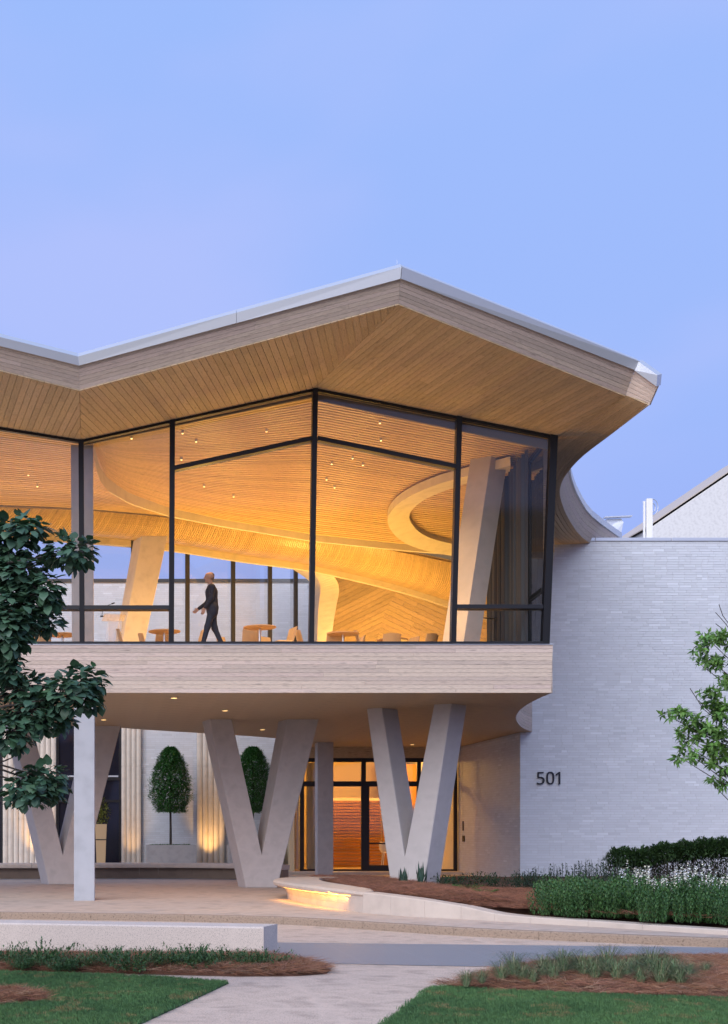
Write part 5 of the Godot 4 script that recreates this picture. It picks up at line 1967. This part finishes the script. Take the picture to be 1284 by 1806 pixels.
func build_plants() -> void:
	var r := RandomNumberGenerator.new()
	r.seed = 77
	var patch := FastNoiseLite.new()
	patch.frequency = 0.6
	patch.seed = 4
	var ring := []   # straw round the foot of the broad-leaved tree
	for k in 16:
		var a := TAU * k / 16.0
		ring.append(Vector3(-1.62, LOW, -13.35) + Vector3(cos(a) * 0.95, 0, sin(a) * 0.62) * (1.0 + 0.1 * sin(k * 2.3)))
	# grass of the lawns
	var tuft := blade_mesh(9, 0.042, 0.0022, 0.022, 0.022, 3)
	var spots := []
	for poly in lawn_polys:
		var lo := Vector3(1e9, 0, 1e9)
		var hi := -lo
		for v in poly:
			lo = lo.min(v)
			hi = hi.max(v)
		lo.z = maxf(lo.z, -30)
		var want := 52000
		for k in want:
			var p := Vector3(r.randf_range(maxf(lo.x, -3.4), minf(hi.x, 8.2)), LOW + 0.018, r.randf_range(lo.z, minf(hi.z, -9.8)))
			if not inside(p + Vector3(r.randf_range(-0.035, 0.035), 0, r.randf_range(-0.06, 0.06)), poly):
				continue
			if inside(p, ring):
				continue
			var t := patch.get_noise_2d(p.x, p.z)
			if r.randf() < 0.25 and not inside(p.lerp(Vector3(p.x * 1.0, p.y, p.z - 0.09), 1.0), poly) and r.randf() < 0.6:
				continue
			var dry := patch.get_noise_2d(p.x * 2.7 + 40, p.z * 2.7)
			var c := Color(0.095, 0.20, 0.075).lerp(Color(0.06, 0.14, 0.055), clampf(0.5 + t, 0, 1))
			if dry > 0.26 and r.randf() < 0.5:
				c = Color(0.20, 0.18, 0.085)
			spots.append([Transform3D(Basis(Vector3.UP, r.randf() * TAU).scaled(Vector3.ONE * r.randf_range(0.75, 1.25)), p), tint(r, c, 0.2)])
	scatter("lawn_grass", tuft, M.matte, spots).set_meta("label", "short mown grass of the two lawns")
	# straw beds with their needles
	var beds := [
		[gr(-420, 1686, LOW), gr(-200, 1688, LOW), gr(120, 1690, LOW), gr(490, 1691, LOW), gr(548, 1700, LOW), gr(584, 1711, LOW), gr(576, 1718, LOW), gr(520, 1722, LOW), gr(420, 1722.5, LOW), gr(260, 1719, LOW), gr(150, 1716, LOW), gr(0, 1713, LOW), gr(-420, 1705, LOW)],
		[gr(770, 1743, LOW), gr(800, 1735, LOW), gr(860, 1719, LOW), gr(930, 1706, LOW), gr(1040, 1698, LOW), gr(1180, 1694, LOW), gr(1284, 1693, LOW), gr(1600, 1693, LOW), gr(1600, 1774, LOW), gr(1284, 1765, LOW), gr(1100, 1759, LOW), gr(900, 1751, LOW), gr(800, 1745.5, LOW)], ring]
	var needle := new_st()
	needle.set_color(Color.WHITE)
	for k in 5:
		var a := k * 0.31 - 0.6
		var d := Vector3(cos(a), 0.12 * (k % 3), sin(a)).normalized()
		var s := d.cross(Vector3.UP).normalized() * 0.0022
		var p := Vector3(0.01 * k - 0.02, 0.004 * k, 0.006 * k)
		tri(needle, p - s, p + s, p + d * 0.17, Vector3.UP)
		tri(needle, p - s, p - s + Vector3(0, 0.002, 0), p + d * 0.17, Vector3(s.x, 0, s.z).normalized())
	var needle_mesh := needle.commit()
	var needles := []
	for bi in beds.size():
		var poly: Array = beds[bi]
		var mid := Vector3.ZERO
		for v in poly:
			mid += v / poly.size()
		var st := new_st()
		for i in poly.size():
			var a: Vector3 = poly[i]
			var c: Vector3 = poly[(i + 1) % poly.size()]
			var prev_a := Vector3(a.x, LOW + (0.006 if bi < 2 else 0.024), a.z)
			var prev_c := Vector3(c.x, LOW + (0.006 if bi < 2 else 0.024), c.z)
			for k in range(1, 4):
				var f: float = [0.0, 0.14, 0.4, 1.0][k]
				var h: float = [0.0, 0.05, 0.09, 0.10][k]
				var na := Vector3(lerpf(a.x, mid.x, f), LOW + h, lerpf(a.z, mid.z, f))
				var nc := Vector3(lerpf(c.x, mid.x, f), LOW + h, lerpf(c.z, mid.z, f))
				quad(st, prev_a, prev_c, nc, na, Vector3.UP)
				prev_a = na
				prev_c = nc
		structure(obj("straw_bed", st, M.straw_bed))
		var lo := Vector3(1e9, 0, 1e9)
		var hi := -lo
		for v in poly:
			lo = lo.min(v)
			hi = hi.max(v)
		for k in (15000 if bi < 2 else 2600):
			var p := Vector3(r.randf_range(maxf(lo.x, -3.2), minf(hi.x, 9.0)), LOW, r.randf_range(lo.z, hi.z))
			if not inside(p, poly):
				continue
			p.y = LOW + (0.055 if inside(mid.lerp(p, 1.13), poly) else 0.02) + r.randf() * 0.045
			needles.append([Transform3D(Basis(Vector3.UP, r.randf() * TAU).rotated(Vector3.RIGHT, r.randf_range(-0.25, 0.25)).scaled(Vector3.ONE * r.randf_range(0.6, 1.3)), p), tint(r, Color(0.26, 0.125, 0.075) if r.randf() < 0.75 else Color(0.36, 0.22, 0.14), 0.3)])
	# needles over the mulch bed by the building
	for k in 26000:
		var i := r.randi_range(0, bed_front.size() - 2)
		var a: Vector3 = bed_front[i].lerp(bed_front[i + 1], r.randf())
		var p := a + Vector3(r.randf() * 1.5, 0, -r.randf() * 9.0)
		p.y = maxf(0.17, a.y - 0.04) + 0.03 + r.randf() * 0.03
		needles.append([Transform3D(Basis(Vector3.UP, r.randf() * TAU).scaled(Vector3.ONE * r.randf_range(1.0, 2.0)), p), tint(r, Color(0.23, 0.105, 0.065), 0.45)])
	scatter("pine_straw", needle_mesh, M.matte, needles).set_meta("label", "reddish brown pine straw needles strewn over the planting beds")
	# low spreading junipers before the bench wall
	var jun: Node3D
	var xs := [6, 40, 78, 112, 150, 196, 236, 275, 310, 345, 372, 402, 436, 462]
	for k in xs.size():
		var y := 1700 + (k * 7) % 11
		var p := gr(xs[k], y, LOW + 0.05)
		p.y = LOW + 0.05
		if k == 0 or k == 5:
			jun = thing("ground_juniper", "x", "shrub", p, r.randf() * TAU, "ground cover shrubs before the bench wall")
			var st := new_st()
			for q in 90:
				var a := r.randf() * TAU
				var reach := r.randf_range(0.06, 0.42)
				var root := Vector3(cos(a), 0, sin(a)) * reach * 0.35
				var tip := Vector3(cos(a) * reach, r.randf_range(0.06, 0.20), sin(a) * reach)
				for w in 15:
					var f := w / 14.0
					var at := root.lerp(tip, f)
					leaf(st, at, (tip - root).normalized() + any_dir(r) * 0.9, Vector3.UP, r.randf_range(0.03, 0.055), 0.016, tint(r, Color(0.055, 0.115, 0.045), 0.35))
			obj("foliage", st, M.leaf, jun)
			jun.scale = Vector3.ONE * r.randf_range(0.9, 1.2)
		else:
			dup(jun, p, r.randf() * TAU, "x", "", r.randf_range(0.7, 1.35))
			jun.get_parent().get_child(-1).scale.y *= r.randf_range(0.7, 1.3)
		get_child(-1).set_meta("label", "low dark green shrub in the straw before the concrete bench wall")
	# tufts of ornamental grass in the right-hand bed
	var g0: Node3D
	var tufts := [[822, 1738, 0.6], [884, 1730, 0.75], [905, 1722, 0.95], [960, 1722, 0.9], [992, 1716, 1.0], [1030, 1720, 0.95], [1072, 1716, 1.1], [1105, 1722, 0.8], [1150, 1716, 1.05], [1165, 1735, 1.0], [1190, 1730, 0.9], [1130, 1734, 0.7], [940, 1733, 0.6], [1215, 1722, 0.6], [1245, 1715, 0.5], [850, 1733, 0.5], [922, 1729, 0.7], [976, 1728, 0.75], [1012, 1714, 0.7], [1050, 1727, 0.8], [1088, 1729, 0.85], [1120, 1715, 0.8], [1180, 1716, 0.8], [1200, 1738, 0.7], [1058, 1709, 0.6], [1140, 1708, 0.6]]
	for k in tufts.size():
		var p := gr(tufts[k][0], tufts[k][1], LOW + 0.08)
		p.y = LOW + 0.07
		if k % 5 == 0:
			g0 = thing("ornamental_grass", "tuft of fine blue-green grass in the pine straw bed", "grass tuft", p, 0.0, "grass tufts in the right-hand straw bed")
			var st := new_st()
			for q in 420:
				var a := r.randf() * TAU
				var d := Vector3(cos(a), 0, sin(a))
				var s := d.cross(Vector3.UP) * 0.0014
				var p0 := d * r.randf() * 0.05
				var reach := r.randf_range(0.03, 0.36)
				var h := r.randf_range(0.10, 0.33)
				var pts := [p0, p0 + d * reach * 0.3 + Vector3.UP * h * 0.6, p0 + d * reach * 0.65 + Vector3.UP * h * 0.92, p0 + d * reach * 1.1 + Vector3.UP * h * r.randf_range(0.7, 1.05)]
				st.set_color(tint(r, Color(0.11, 0.18, 0.085) if r.randf() < 0.7 else Color(0.24, 0.22, 0.13), 0.3))
				for w in 3:
					var nn := (d + Vector3.UP).normalized()
					tri(st, pts[w] - s, pts[w] + s, pts[w + 1] + s * 0.6, nn)
					tri(st, pts[w] - s, pts[w + 1] + s * 0.6, pts[w + 1] - s * 0.6, nn)
			obj("blades", st, M.matte, g0)
			g0.scale = Vector3.ONE * tufts[k][2]
		else:
			dup(g0, p, r.randf() * TAU, "tuft of fine blue-green grass in the pine straw bed", "", tufts[k][2])
	# small dark upright plants at the foot of the near V column, and ferns in the mulch
	var small := [[712, 1567, 0.55, 0, "beside the left foot of the near V column"], [744, 1569, 0.65, 0, "against the near V column's base"], [726, 1568, 0.35, 1, "between two spiky plants at the V column"], [826, 1572, 0.5, 1, "in the mulch right of the V column"], [856, 1578, 0.4, 1, "at the edge of the open mulch"], [800, 1566, 0.5, 2, "behind the V column near the brick return"], [870, 1562, 0.5, 2, "near the corner of the brick wing"], [840, 1560, 0.55, 2, "before the brick return"], [915, 1562, 0.5, 2, "at the wing's corner"], [950, 1566, 0.55, 2, "beside the flowering bed"], [776, 1560, 0.45, 2, "behind the near V column"]]
	for q in small:
		var p := gr(q[0], q[1] + 6, 0.16)
		p.y = 0.18
		var names := ["spiky_plant", "fern", "low_shrub"]
		var words := ["dark spiky upright plant", "bright green fern", "low dark leafy shrub"]
		var t := thing(names[q[3]], words[q[3]] + " " + q[4], "plant", p, r.randf() * TAU, "small plants in the mulch bed")
		var st := new_st()
		var h: float = q[2]
		if q[3] == 0:
			for k in 46:
				var a := r.randf() * TAU
				var d := Vector3(cos(a) * 0.35, 1.0, sin(a) * 0.35)
				leaf(st, Vector3(cos(a), 0, sin(a)) * 0.05 + Vector3.UP * r.randf() * h * 0.5, d, Vector3(cos(a), 0, sin(a)), h * r.randf_range(0.35, 0.65), 0.05, tint(r, Color(0.035, 0.07, 0.05), 0.3))
		elif q[3] == 1:
			for k in 30:
				var a := r.randf() * TAU
				var d := Vector3(cos(a), 0.9, sin(a)).normalized()
				for w in 12:
					var at := d * h * w / 12.0 - Vector3.UP * h * 0.3 * pow(w / 12.0, 2.0)
					leaf(st, at, d.cross(Vector3.UP) * (1 if w % 2 else -1) + d * 0.4, Vector3.UP, 0.09, 0.03, tint(r, Color(0.07, 0.17, 0.04), 0.25))
		else:
			for k in 420:
				var v := any_dir(r)
				v.y = absf(v.y)
				leaf(st, Vector3(v.x * 0.6, v.y * h * 0.7, v.z * 0.4) * pow(r.randf(), 0.4), v + any_dir(r) * 0.6, Vector3.UP, 0.08, 0.03, tint(r, Color(0.028, 0.058, 0.028), 0.35))
		obj("foliage", st, M.leaf, t)
	# flowering perennials
	var kinds := []
	for k in 4:
		var t := thing("flowering_perennial", "leafy green perennial below the brick wing", "plant", Vector3.ZERO, 0.0, "perennials below the brick wing")
		var st := new_st()
		var fl := new_st()
		for q in 30:
			var base := Vector3(r.randf_range(-0.26, 0.26), 0, r.randf_range(-0.26, 0.26))
			var h := r.randf_range(0.45, 0.72)
			var lean := Vector3(base.x * 0.4, 0, base.z * 0.4)
			for w in 24:
				var f := w / 24.0
				var a := w * 2.4 + q
				leaf(st, base + lean * f + Vector3.UP * h * f, Vector3(cos(a), r.randf_range(0.5, 1.6), sin(a)), Vector3(cos(a), 0.4, sin(a)), 0.115 * (1.1 - f * 0.5), 0.034, tint(r, Color(0.05, 0.115, 0.038), 0.5))
			if k < 2 and q < 6:
				for w in 11:
					var a := w * 2.4
					var top := base + lean + Vector3.UP * (h - 0.02 + w * 0.017) + any_dir(r) * 0.02
					leaf(fl, top, Vector3(cos(a), 0.5, sin(a)), Vector3.UP, 0.05, 0.042, tint(r, Color(0.80, 0.80, 0.74), 0.1))
		obj("foliage", st, M.leaf, t)
		if k < 2:
			stuff(obj("flowers", fl, M.matte, t))
			t.set_meta("label", "perennial with white flower spikes below the brick wing")
		kinds.append(t)
	var placed := {}
	for row in 5:
		for k in 20:
			var x := 966.0 + k * 26.0 + row * 9.0 + r.randf_range(-15, 15) - (row * 6.0 if k < 2 else 0.0)
			var yb := 1613.0 + (x - 966.0) * 0.05 - row * 6.0 + r.randf_range(-3, 2)
			var p := gr(x, yb, 0.14)
			p.y = 0.12
			var bloom := row >= 1 and x > 1100 and r.randf() < 0.65
			var src: Node3D = kinds[r.randi() % 2] if bloom else kinds[2 + r.randi() % 2]
			var size := r.randf_range(0.58, 1.02) * (0.9 if x < 1010 else 1.0)
			if not placed.has(src):
				placed[src] = true
				src.position = p
				src.rotation.y = r.randf() * TAU
				src.scale = Vector3.ONE * size
				continue
			dup(src, p, r.randf() * TAU, String(src.get_meta("label")) + [", front row along the kerb", ", second row behind the kerb", ", middle row of the bed", ", row before the hedge", ", at the hedge's foot"][row], "", size)
	# dark wispy weeds by the wall
	for k in 9:
		var p := gr(930 + k * 20 + r.randf_range(-6, 6), 1572 + k * 1.3, 0.16)
		p.y = 0.16
		var t := thing("wispy_plant", "dark wispy plant with thin upright stems against the white brick", "plant", p, 0.0, "wispy plants by the brick wall")
		var st := new_st()
		for q in 26:
			var base := Vector3(r.randf_range(-0.4, 0.4), 0, r.randf_range(-0.3, 0.3))
			var h := r.randf_range(0.3, 0.55 + 0.05 * k)
			st.set_color(Color(0.03, 0.05, 0.03))
			tube(st, [base, base + Vector3(r.randf_range(-0.08, 0.08), h, r.randf_range(-0.08, 0.08))], [0.006, 0.003], 4, false)
			for w in 12:
				leaf(st, base + Vector3.UP * h * (0.2 + 0.8 * w / 12.0), any_dir(r) + Vector3.UP * 0.3, Vector3.UP, 0.07, 0.028, tint(r, Color(0.03, 0.05, 0.033), 0.3))
		obj("foliage", st, M.leaf, t)
	# clipped hedge plants with bare stems below
	for k in 8:
		var x := 1098.0 + k * 37.0
		var p := gr(x, 1572, 0.16)
		p.y = 0.14
		var t := thing("hedge_shrub", "dark clipped evergreen shrub with bare stems in the row before the brick wall", "shrub", p, 0.0, "hedge before the brick wall")
		var st := new_st()
		var wd := new_st()
		for q in 22:
			var a := r.randf() * TAU
			var tip := Vector3(cos(a) * r.randf_range(0.1, 0.42), r.randf_range(0.6, 0.8), sin(a) * 0.3)
			tube(wd, [Vector3(cos(a) * 0.05, 0, sin(a) * 0.05), tip * Vector3(0.7, 0.5, 0.7), tip], [0.014, 0.010, 0.006], 5, false)
		var hh := r.randf_range(0.86, 1.03) + (0.05 if k > 1 else -0.12)
		for q in 2600:
			var v := any_dir(r) * pow(r.randf(), 0.33)
			leaf(st, Vector3(v.x * 0.37, hh + v.y * 0.21 * (1.0 + 0.25 * sin(v.x * 9.0 + k)), v.z * 0.42), v + any_dir(r) * 0.7 + Vector3.UP * 0.2, Vector3.UP, r.randf_range(0.06, 0.095), 0.036, tint(r, Color(0.03, 0.062, 0.02), 0.4))
		for q in 1100:
			leaf(st, Vector3(r.randf_range(-0.5, 0.5), r.randf_range(0.05, hh - 0.15), r.randf_range(-0.4, 0.2)), any_dir(r), Vector3.UP, 0.08, 0.03, tint(r, Color(0.028, 0.05, 0.022), 0.4))
		obj("foliage", st, M.leaf, t)
		obj("stems", wd, M.bark, t)
	# clipped trees in the planters
	for q in [[301, 50.0, "in the open brick bay"], [446, 50.0, "behind the middle V column"]]:
		var p := px(q[0], 1500, q[1])
		var t := thing("clipped_tree", "egg-shaped clipped evergreen tree on a thin trunk standing " + q[2], "tree", Vector3(p.x, 1.0, -q[1]), r.randf() * TAU, "clipped trees in planters")
		var st := new_st()
		tube(st, [Vector3(0, 0, 0), Vector3(0.02, 0.7, 0), Vector3(-0.01, 1.5, 0.01), Vector3(0, 3.2, 0)], [0.05, 0.042, 0.038, 0.015], 8)
		for k in 26:
			var a := r.randf() * TAU
			var y := r.randf_range(1.3, 3.0)
			tube(st, [Vector3(0, y, 0), Vector3(cos(a) * 0.5, y + 0.35, sin(a) * 0.5)], [0.014, 0.005], 5, false)
		obj("trunk", st, M.bark, t)
		st = new_st()
		var bumps := FastNoiseLite.new()
		bumps.frequency = 2.2
		bumps.seed = int(q[0])
		for k in 13000:
			var f := r.randf()
			var y := lerpf(1.28, 3.72, f)
			var rad := 0.74 * (lerpf(0.72, 1.0, smoothstep(0.0, 0.22, f)) if f < 0.36 else pow(maxf(0.0, 1.0 - pow((f - 0.36) / 0.66, 1.7)), 0.62))
			var a := r.randf() * TAU
			rad *= 1.0 + 0.34 * bumps.get_noise_3d(cos(a) * 1.2, y * 1.5, sin(a) * 1.2)
			if r.randf() < 0.035:
				rad = rad * r.randf_range(1.05, 1.2) + 0.04
			var d := Vector3(cos(a), 0.15, sin(a))
			leaf(st, Vector3(0, y, 0) + Vector3(cos(a) * rad, 0, sin(a) * rad) * pow(r.randf(), 0.3), d + any_dir(r) * 0.8 + Vector3.UP * 0.2, Vector3.UP, r.randf_range(0.08, 0.14), 0.052, tint(r, Color(0.05, 0.15, 0.04), 0.4))
		obj("crown", st, M.leaf, t)
		st = new_st()
		for k in 500:
			leaf(st, Vector3(r.randf_range(-0.75, 0.75), 0, r.randf_range(-0.4, 0.4)), any_dir(r) + Vector3.UP * 1.1, Vector3.UP, 0.12, 0.045, tint(r, Color(0.04, 0.10, 0.03), 0.3))
		var ub := thing("ivy_underplanting", "low green ground cover filling the planter " + q[2], "plant", Vector3(p.x, 1.0, -q[1]), 0.0, "ground cover in planters")
		obj("foliage", st, M.leaf, ub)
	var yp := px(184, 1500, 50.2)
	var yt := thing("yellow_shrub", "yellow-green leafy shrub in the tall tan planter", "shrub", Vector3(yp.x - 0.1, 1.82, -50.2))
	var ys := new_st()
	for k in 300:
		var v := any_dir(r) * pow(r.randf(), 0.4)
		leaf(ys, Vector3(v.x * 0.3, 0.5 + v.y * 0.5, v.z * 0.3), v + any_dir(r), Vector3.UP, 0.12, 0.06, tint(r, Color(0.12, 0.13, 0.02), 0.4))
	obj("foliage", ys, M.leaf, yt)

# ---------- the two trees that frame the view ----------
func build_trees() -> void:
	var r := RandomNumberGenerator.new()
	r.seed = 9
	# broad-leaved tree on the left
	var d := 13.0
	var foot := Vector3(-1.78, LOW, -d)
	var t := thing("broadleaf_tree", "dark broad-leaved tree reaching in front of the pavilion beside the lawn", "tree", foot)
	var rel := func(x, y, dd): return px(x, y, d + dd) - foot
	var wood := new_st()
	tube(wood, [Vector3.ZERO, Vector3(0.04, 1.2, 0), rel.call(-145, 1250, 0.0), rel.call(-130, 1050, 0.0), rel.call(-110, 900, 0.05), rel.call(-100, 760, 0.0)], [0.12, 0.10, 0.085, 0.065, 0.045, 0.02], 9)
	var blobs := [   # picture centre, half sizes in pixels, depth offset
		[40, 935, 46, 26, 0.0], [10, 960, 50, 50, 0.2], [125, 972, 44, 30, -0.1], [92, 985, 20, 10, 0.1], [30, 1010, 52, 40, 0.0], [80, 1042, 30, 32, -0.15], [50, 1062, 56, 46, 0.1], [15, 1090, 50, 60, -0.1], [78, 1098, 30, 18, 0.1], [-4, 1148, 34, 40, 0.15], [20, 1120, 30, 40, -0.2], [15, 1178, 34, 26, -0.1], [55, 1215, 50, 30, 0.1], [148, 1200, 46, 26, 0.0], [125, 1225, 48, 30, -0.15], [160, 1235, 24, 20, 0.05], [60, 1255, 58, 36, 0.0], [95, 1270, 36, 22, 0.15], [20, 1290, 46, 36, -0.1], [70, 1372, 50, 26, 0.0], [52, 1395, 54, 26, -0.1], [92, 1392, 30, 16, 0.05],
		[-60, 1000, 70, 70, 0.3], [-90, 1120, 70, 70, -0.3], [-70, 1240, 70, 60, 0.2], [-160, 930, 80, 70, 0.2], [-230, 1060, 80, 70, -0.1], [-250, 1200, 80, 60, 0.25], [-130, 830, 60, 50, 0.0], [-60, 880, 50, 40, 0.1], [-80, 1340, 50, 30, 0.1]]
	var crown := new_st()
	for b in blobs:
		var c: Vector3 = rel.call(b[0], b[1], b[4])
		var start: Vector3 = rel.call(-135 + r.randf() * 20, minf(b[1] + 70, 1330), 0.0)
		tube(wood, [start, start.lerp(c, 0.55) + Vector3(0, 0.06, 0), c + Vector3(0.05, 0, 0)], [0.022, 0.012, 0.005], 5, false)
		for k in 5:
			var e := any_dir(r)
			tube(wood, [c + Vector3(-0.05, -0.02, 0), c + Vector3(e.x * b[2], e.y * b[3], e.z * b[2]) / F * d * 1.05], [0.005, 0.0025], 4, false)
		var sx: float = b[2] / F * d
		var sy: float = b[3] / F * d
		var n := int(sx * sy * 4200.0) + 20
		for k in n:
			var v := any_dir(r)
			var rad := pow(r.randf(), 0.35)
			var p := c + Vector3(v.x * sx, v.y * sy, v.z * sx * 0.9) * rad
			var out_d := Vector3(v.x, v.y * 0.5 - 0.35, v.z) + any_dir(r) * 0.55
			var up := (Vector3.UP + v * 0.5 + any_dir(r) * 0.35).normalized()
			var l := r.randf_range(0.045, 0.125)
			broad_leaf(crown, p, out_d, up, l, tint(r, Color(0.055, 0.115, 0.072), 0.35))
	for tw in [[[0, 1010], [55, 1000], [110, 975]], [[20, 1210], [80, 1210], [130, 1205]], [[-30, 1350], [8, 1342], [22, 1336]], [[-30, 1362], [12, 1372], [60, 1385]]]:
		tube(wood, tw.map(func(p): return rel.call(p[0], p[1], 0.0)), [0.012, 0.008, 0.005], 5, false)
	obj("trunk", wood, M.bark, t)
	obj("crown", crown, M.leaf, t)
	# lighter young tree on the right
	var d2 := 16.0
	foot = Vector3((1352 - CX) / F * d2, LOW, -d2)
	t = thing("young_oak_tree", "light green young tree with loose whorled leaves before the brick wing", "tree", foot)
	var rel2 := func(x, y, dd): return px(x, y, d2 + dd) - foot
	wood = new_st()
	crown = new_st()
	tube(wood, [Vector3.ZERO, Vector3(0.02, 1.0, 0), rel2.call(1345, 1250, 0.0), rel2.call(1340, 1080, 0.0), rel2.call(1335, 900, 0.0)], [0.06, 0.05, 0.04, 0.03, 0.01], 8)
	var ends := []
	var b2 := [[1250, 1128, 26, 12], [1236, 1150, 14, 12], [1228, 1166, 8, 6], [1262, 1168, 22, 20], [1275, 1130, 16, 14], [1280, 1205, 16, 16], [1252, 1222, 22, 12], [1262, 1245, 18, 18], [1275, 1262, 14, 26], [1178, 1262, 10, 7], [1198, 1258, 12, 12], [1215, 1262, 12, 10], [1230, 1278, 26, 14], [1250, 1290, 22, 12], [1196, 1294, 9, 14], [1208, 1312, 10, 12], [1200, 1336, 10, 12], [1225, 1336, 18, 10], [1232, 1300, 16, 10], [1258, 1318, 24, 14], [1272, 1296, 14, 18], [1262, 1345, 16, 12], [1276, 1330, 12, 16], [1254, 1380, 10, 7], [1276, 1382, 10, 9], [1278, 1360, 10, 14],
		[1310, 1150, 30, 40], [1320, 1230, 30, 40], [1310, 1310, 30, 40], [1380, 1180, 40, 50], [1400, 1280, 40, 50], [1360, 1070, 36, 40]]
	for b in b2:
		var area: float = b[2] * b[3]
		var whorls := maxi(2, int(area / 17.0))
		for k in whorls:
			var v := any_dir(r) * pow(r.randf(), 0.4)
			var c: Vector3 = rel2.call(b[0] + v.x * b[2], b[1] + v.y * b[3], v.z * 0.25)
			ends.append(c)
			var axis := (Vector3(-0.5, 0.5, 0.2) + any_dir(r) * 0.8).normalized()
			for q in 6:
				var a := TAU * q / 6.0 + r.randf()
				var e := axis.cross(Vector3(0.3, 1, 0.2)).normalized()
				var f := axis.cross(e)
				leaf(crown, c, e * cos(a) + f * sin(a) + axis * 0.35 + Vector3(0, -0.25, 0), axis + Vector3.UP, r.randf_range(0.075, 0.125), r.randf_range(0.032, 0.046), tint(r, Color(0.10, 0.20, 0.045), 0.4))
	for b in b2:
		var c: Vector3 = rel2.call(b[0], b[1], 0.0)
		var start: Vector3 = rel2.call(1340, b[1] + 80, 0.0)
		tube(wood, [start, start.lerp(c, 0.6) + Vector3(0, -0.02, 0), c], [0.010, 0.006, 0.003], 5, false)
	for tw in [[[1290, 1290], [1240, 1250], [1226, 1228], [1217, 1214]], [[1284, 1280], [1245, 1250], [1232, 1235]], [[1300, 1130], [1280, 1100], [1262, 1080]], [[1300, 1120], [1275, 1086], [1268, 1066]], [[1284, 1330], [1240, 1310], [1212, 1298]], [[1290, 1372], [1264, 1366], [1236, 1344]], [[1290, 1160], [1276, 1110], [1262, 1100]]]:
		tube(wood, tw.map(func(p): return rel2.call(p[0], p[1], 0.0)), tw.map(func(_p): return 0.0045), 5, false)
	obj("trunk", wood, M.bark, t)
	obj("crown", crown, M.leaf, t)

func broad_leaf(st: SurfaceTool, p: Vector3, dir: Vector3, up: Vector3, l: float, c: Color) -> void:   # a broad, slightly lobed blade of eight faces
	dir = dir.normalized()
	var s := dir.cross(up)
	if s.length() < 0.05:
		s = dir.cross(Vector3.RIGHT)
	s = s.normalized()
	var n := s.cross(dir).normalized()
	var mid := [p, p + dir * l * 0.35 + n * l * 0.05, p + dir * l * 0.7 + n * l * 0.03, p + dir * l - n * l * 0.10]
	st.set_color(c)
	for e: float in [1.0, -1.0]:
		var a := p + dir * l * 0.12 + s * e * l * 0.34 + n * l * 0.06
		var b := p + dir * l * 0.48 + s * e * l * 0.42 + n * l * 0.04
		var g := p + dir * l * 0.78 + s * e * l * 0.22 - n * l * 0.02
		for t in [[mid[0], a, mid[1]], [a, b, mid[1]], [mid[1], b, mid[2]], [b, g, mid[2]], [mid[2], g, mid[3]]]:
			var nn: Vector3 = (t[1] - t[0]).cross(t[2] - t[0]).normalized()
			if nn.dot(n) < 0.0:
				nn = -nn
			tri(st, t[0], t[1], t[2], nn)
